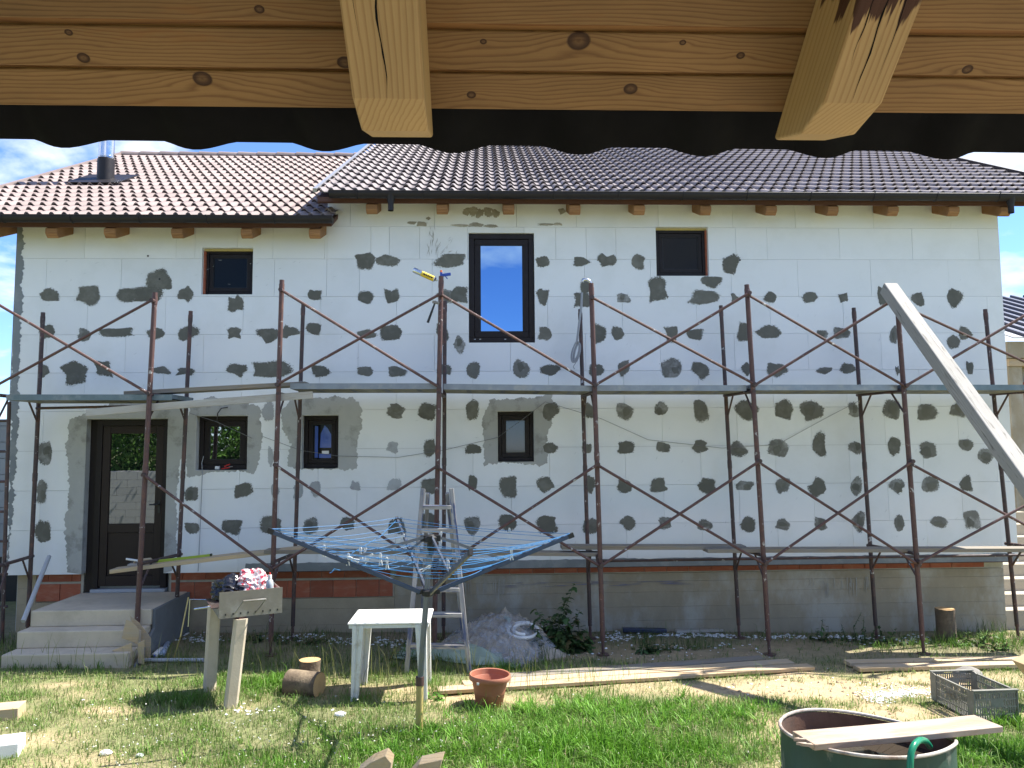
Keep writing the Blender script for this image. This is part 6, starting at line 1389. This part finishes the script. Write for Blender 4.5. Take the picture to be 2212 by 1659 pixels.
# seeding stems
rs = np.random.RandomState(5)
def stems(blobs, per, hmin, hmax, col, seed):
    rs = np.random.RandomState(seed); xs, ys = [], []
    for px, py, sx, sy in blobs:
        c = G(px, py); xs.append(c.x + rs.normal(0, sx, per)); ys.append(c.y + rs.normal(0, sy, per))
    xs, ys = np.concatenate(xs), np.concatenate(ys); n = len(xs)
    def kp(x, y, r): return np.ones(len(x), bool)
    def hf(x, y, r): return r.uniform(hmin, hmax, n), np.full(n, .0045), np.concatenate([np.array(col)[None] * r.uniform(.7, 1.3, (n, 1)), np.ones((n, 1))], 1)
    bz = np.array([GH(a, b) for a, b in zip(xs, ys)]); h, wd, c = hf(xs, ys, rs); a = rs.uniform(0, 6.28, n); l = h * rs.uniform(.1, .5, n); la = rs.uniform(0, 6.28, n)
    v = np.empty((n, 5, 3)); sx_, sy_ = np.cos(a) * wd / 2, np.sin(a) * wd / 2; lx, ly = np.cos(la) * l, np.sin(la) * l
    v[:, 0] = np.stack([xs - sx_, ys - sy_, bz], 1); v[:, 1] = np.stack([xs + sx_, ys + sy_, bz], 1); v[:, 2] = np.stack([xs + sx_ + lx * .4, ys + sy_ + ly * .4, bz + h * .65], 1); v[:, 3] = np.stack([xs - sx_ + lx * .4, ys - sy_ + ly * .4, bz + h * .65], 1); v[:, 4] = np.stack([xs + lx, ys + ly, bz + h], 1)
    b = np.arange(n)[:, None] * 5
    return v.reshape(-1, 3), np.concatenate([b + np.array([[0, 1, 2]]), b + np.array([[0, 2, 3]]), b + np.array([[3, 2, 4]])], 0), np.repeat(c, 5, 0)
def tufts(blobs, per, nb, h0, h1, wd, col, seed):
    "clumps of long arching blades"
    rs = np.random.RandomState(seed); V_, F_, C_ = [], [], []; b0 = 0
    for px, py, sx, sy in blobs:
        c = G(px, py)
        for _ in range(per):
            x, y = c.x + rs.normal(0, sx), c.y + rs.normal(0, sy); z = GH(x, y) - .01; big = rs.uniform(.6, 1.15); tone = rs.uniform(.7, 1.35)
            if ((x - dc.x) / RX) ** 2 + ((y - dc.y) / RY) ** 2 < 1.1: continue
            for k in range(nb):
                a = rs.uniform(0, 6.283); h = rs.uniform(h0, h1) * big; out = h * rs.uniform(.15, 1.0); w_ = wd * rs.uniform(.6, 1.3); ca, sa = math.cos(a), math.sin(a); ox, oy = rs.normal(0, .02, 2)
                cl_ = np.array(col) * tone * rs.uniform(.75, 1.3) + (np.array([.10, .07, .03]) if rs.rand() < .1 else 0)
                for t_, wf in ((0, .7), (.4, 1.0), (.75, .7)):
                    r_ = out * t_ ** 1.5; zz_ = h * (t_ - .35 * t_ * t_ * out / h)
                    for sg in (-1, 1): V_.append((x + ox + ca * r_ - sa * w_ / 2 * wf * sg, y + oy + sa * r_ + ca * w_ / 2 * wf * sg, z + zz_)); C_.append((*cl_, 1))
                V_.append((x + ox + ca * out, y + oy + sa * out, z + h * (1 - .42 * out / h))); C_.append((*cl_ * 1.15, 1))
                F_ += [(b0, b0 + 1, b0 + 3), (b0, b0 + 3, b0 + 2), (b0 + 2, b0 + 3, b0 + 5), (b0 + 2, b0 + 5, b0 + 4), (b0 + 4, b0 + 5, b0 + 6)]; b0 += 7
    return np.array(V_), np.array(F_), np.array(C_)
tri_obj('grass_tufts', [tufts([(1290, 1620, .75, .28), (1420, 1560, .6, .2), (1090, 1590, .45, .22), (1240, 1545, .5, .12)], 70, 20, .07, .20, .0075, (.135, .30, .035), 1), tufts([(2140, 1630, .3, .25), (2170, 1560, .12, .12), (2060, 1620, .2, .2), (960, 1620, .5, .2), (700, 1630, .8, .25)], 34, 18, .06, .18, .0065, (.125, .27, .03), 2), tufts([(560, 1485, .3, .15), (420, 1515, .3, .12), (1080, 1450, .25, .08), (900, 1425, .3, .15), (120, 1440, .5, .12), (2050, 1395, .5, .1), (2120, 1380, .2, .08)], 22, 16, .06, .16, .006, (.10, .21, .035), 3), tufts([(1830, 1470, .5, .1), (1900, 1530, .5, .12), (1700, 1560, .4, .15), (2000, 1480, .3, .08), (1480, 1400, .5, .08), (1850, 1400, .5, .08)], 16, 12, .04, .09, .006, (.17, .24, .07), 4)], gm2, 'clumps of long bright grass in the yard')
tri_obj('tall_grass', [stems([(100, 1445, .5, .08), (350, 1450, .4, .1), (560, 1440, .25, .15), (700, 1470, .3, .12), (820, 1490, .3, .15), (960, 1450, .25, .12), (1100, 1490, .4, .12)], 42, .12, .42, (.22, .24, .08), 3),
                      stems([(1290, 1600, .8, .35), (1050, 1600, .5, .3), (2140, 1620, .3, .3), (2170, 1520, .12, .15), (1270, 1480, .3, .08), (930, 1500, .15, .08)], 70, .12, .28, (.12, .23, .035), 4),
                      stems([(1500, 1400, .15, .06), (1400, 1395, .12, .06), (2130, 1368, .15, .08), (2040, 1395, .3, .08), (1180, 1430, .2, .06), (640, 1385, .3, .1), (900, 1400, .3, .12), (50, 1400, .3, .1)], 60, .10, .26, (.07, .12, .03), 6)], gm2, 'tall seeding grass stalks along the shade line')
def specks(name, spots, mat, label, seed, smin, smax, lift=0.0, zs=.6):
    rs = np.random.RandomState(seed); V_, F_ = [], []; k = 0
    for px, py, sx, sy, n in spots:
        c = G(px, py)
        for _ in range(n):
            x, y = c.x + rs.normal(0, sx), min(c.y + rs.normal(0, sy), WALL + .08); s_ = rs.uniform(smin, smax); z = GH(x, y) + lift * rs.uniform(.5, 1.3) + s_ * .3
            d = rs.uniform(.5, 1.4, (6,)) * s_; e = np.array([[d[0], 0, 0], [-d[1], 0, 0], [0, d[2], 0], [0, -d[3], 0], [0, 0, d[4] * zs], [0, 0, -d[5] * zs]]); a = rs.uniform(0, 6.28); ca, sa = math.cos(a), math.sin(a); e = e @ np.array([[ca, -sa, 0], [sa, ca, 0], [0, 0, 1]]).T
            V_ += (e + [x, y, z]).tolist(); F_ += [(k + i, k + j, k + m) for i, j, m in ((0, 2, 4), (2, 1, 4), (1, 3, 4), (3, 0, 4), (2, 0, 5), (1, 2, 5), (3, 1, 5), (0, 3, 5))]; k += 6
    me = bpy.data.meshes.new(name); me.from_pydata(V_, [], F_); me.materials.append(mat); o = bpy.data.objects.new(name, me); COL.objects.link(o); return tag(o, label, kind='stuff')
specks('foam_crumbs', [(1470, 1373, .25, .07, 110), (1560, 1374, .12, .05, 80), (1690, 1377, .25, .08, 80), (1830, 1378, .15, .06, 90), (1900, 1380, .3, .1, 50), (1330, 1378, .12, .1, 80), (640, 1380, .2, .1, 70), (760, 1384, .25, .12, 90), (430, 1378, .25, .14, 90), (850, 1390, .2, .1, 60), (1420, 1402, .8, .18, 60), (1960, 1385, .4, .12, 40)], M['styro'], 'white foam crumbs scattered along the plinth', 1, .005, .030, zs=.4)
specks('foam_dust', [(1925, 1502, .12, .05, 420), (1975, 1496, .13, .035, 170), (1893, 1512, .07, .07, 170), (1940, 1490, .2, .1, 120), (2010, 1500, .15, .08, 60)], M['styro'], 'patch of white foam dust on the sand', 2, .004, .013, lift=.004, zs=.4)
specks('yard_scraps', [(1700, 1480, 1.2, .35, 40), (500, 1530, 1.2, .3, 40), (1300, 1420, 1.0, .1, 25), (550, 1535, .15, .05, 30)], M['styro'], 'small pale scraps strewn over the yard', 3, .006, .018, zs=.4)
specks('clover_flowers', [(750, 1620, 1.2, .35, 150), (400, 1610, .9, .35, 60), (1050, 1600, .5, .3, 50), (250, 1560, .8, .3, 20), (1900, 1640, .5, .3, 12)], plain('clover_white', (.62, .62, .54), .8, bump=0), 'white clover flower heads in the grass', 4, .005, .009, lift=.06, zs=1.0)
specks('clods', [(1750, 1490, .9, .3, 160), (1500, 1420, 1.0, .12, 120), (1150, 1525, .3, .06, 26)], plain('clod_tan', (.40, .31, .20), .95), 'small clods of dry soil on the bare sand', 5, .006, .022, zs=.6)

# ------------------------------------------------------------------ weeds
def weed(px, Y, stems_, label, seed, leaf=.11, wl_=.035, col=(.06, .105, .035), name='weed', nleaf=16, spread=.12, bushy=3):
    rs = random.Random(seed); c = P(px, 1400, Y); c.z = GH(c.x, Y); t = thing(name, label, 'weed', c); st_ = MB(); V_, F_, C_ = [], [], []
    allst = list(stems_)
    for (ox, hh_) in stems_:
        for _ in range(bushy): allst.append((ox + rs.gauss(0, spread), hh_ * rs.uniform(.25, .7)))
    for (ox, hh_) in allst:
        b0_ = c + V3(ox * .75, rs.uniform(-.08, .08), -.02); top = b0_ + V3(ox * .35 + rs.gauss(0, .18) * hh_, rs.gauss(0, .18) * hh_, hh_); mid_ = b0_.lerp(top, .5) + V3(rs.gauss(0, .06), rs.gauss(0, .06), 0) * hh_ * 2; st_.tube([b0_, mid_, top], [.007, .005, .002], 5)
        nl = max(5, int(nleaf * (.5 + hh_)))
        for k in range(nl):
            u = (k + rs.random()) / nl; q = b0_.lerp(mid_, u * 2) if u < .5 else mid_.lerp(top, u * 2 - 1); a = rs.uniform(0, 6.283); L_ = leaf * (1.15 - .7 * u) * rs.uniform(.55, 1.25); d = V3(math.cos(a), math.sin(a), rs.uniform(-.3, .7)).normalized(); s_ = d.cross(V3(rs.uniform(-.4, .4), rs.uniform(-.4, .4), 1)).normalized(); w_ = wl_ * (1.1 - .5 * u) * rs.uniform(.6, 1.2); n0 = len(V_); droop = rs.uniform(.1, .7)
            tone = rs.choice((.6, .8, 1.0, 1.2, 1.5)); cl_ = tuple(x * tone * rs.uniform(.85, 1.2) for x in col) + (1,)
            if rs.random() < .06: cl_ = (.20, .16, .07, 1)
            for f_, wf in ((0, .12), (.2, .7), (.34, .45), (.5, 1.0), (.66, .55), (.82, .6), (1, 0)):
                for sg in (-1, 1): V_.append(tuple(q + d * L_ * f_ + s_ * w_ * wf * sg * rs.uniform(.75, 1.2) + V3(0, 0, -droop * L_ * f_ * f_))); C_.append(cl_)
            for r_ in range(6): F_.append((n0 + r_ * 2, n0 + r_ * 2 + 1, n0 + r_ * 2 + 3, n0 + r_ * 2 + 2))
    st_.build('stem', M['grass_stem'], t, smooth=True)
    me = bpy.data.meshes.new('foliage'); me.from_pydata(V_, [], F_); at = me.attributes.new('col', 'FLOAT_COLOR', 'POINT'); at.data.foreach_set('color', np.array(C_, dtype=np.float32).ravel()); me.materials.append(M['leaf']); link('foliage', me, t, (0, 0, 0))
M['grass_stem'] = plain('weed_stem', (.07, .10, .035), .7, bump=0)
weed(1182, 9.25, [(0, .80), (-.08, .5), (.07, .45)], 'tallest dark thistle weed beside the sand heap', 1, .19, .046, nleaf=34, bushy=3)
weed(1222, 9.3, [(0.02, .66), (.14, .5), (-.08, .42)], 'second dark thistle weed left of the post', 2, .19, .05, nleaf=30, bushy=3)
weed(1140, 9.35, [(-.05, .36), (.04, .28)], 'small dark weed growing by the white hose', 3, .10, .03)
weed(1395, 9.2, [(0, .16), (.08, .14), (-.08, .15)], 'low bushy weed right of the post in the shade', 4, .12, .03, nleaf=14)
weed(1440, 9.25, [(.02, .15), (.1, .12)], 'low weed tuft beside the foam crumbs', 5, .14, .016, nleaf=16)
weed(1850, 9.7, [(0, .38), (.12, .34), (-.1, .22)], 'thin small leaved sapling against the plinth', 6, .05, .016, nleaf=26)
weed(1775, 9.7, [(0, .30), (.06, .2)], 'sprawling weed at the plinth left of the sapling', 7, .10, .026)
weed(1905, 9.5, [(0, .26), (.12, .2), (-.12, .18)], 'broad dark weed clump between two posts', 8, .12, .034)
weed(2095, 9.5, [(0, .18), (.15, .22), (-.15, .15)], 'sunlit weed clump at the right house corner', 9, .13, .034, (.09, .16, .04))
weed(2150, 9.3, [(0, .2), (.1, .15)], 'sunlit weed clump beside the last post', 10, .12, .03, (.10, .18, .04))
weed(935, G(930, 1508).y, [(0, .10), (.05, .08)], 'bright broad leaved dock plant by the airer pole', 11, .13, .034, (.10, .24, .035), nleaf=10, bushy=2, spread=.05)
weed(1068, G(1068, 1545).y, [(0, .16), (-.02, .2)], 'thin seedling in front of the flower pot', 12, .05, .016, (.14, .22, .05), nleaf=7, bushy=0)
weed(870, 8.9, [(0, .12), (.1, .1), (-.1, .1)], 'dark weed tuft under the stepladder', 13, .12, .02)
weed(640, 9.6, [(0, .14), (.2, .12), (-.2, .12)], 'dark weed row at the foot of the plinth', 14, .10, .03, nleaf=12)
weed(560, 9.75, [(0, .16), (.2, .12), (-.15, .12)], 'dark weed clump behind the grill at the plinth', 15, .10, .03, nleaf=12)
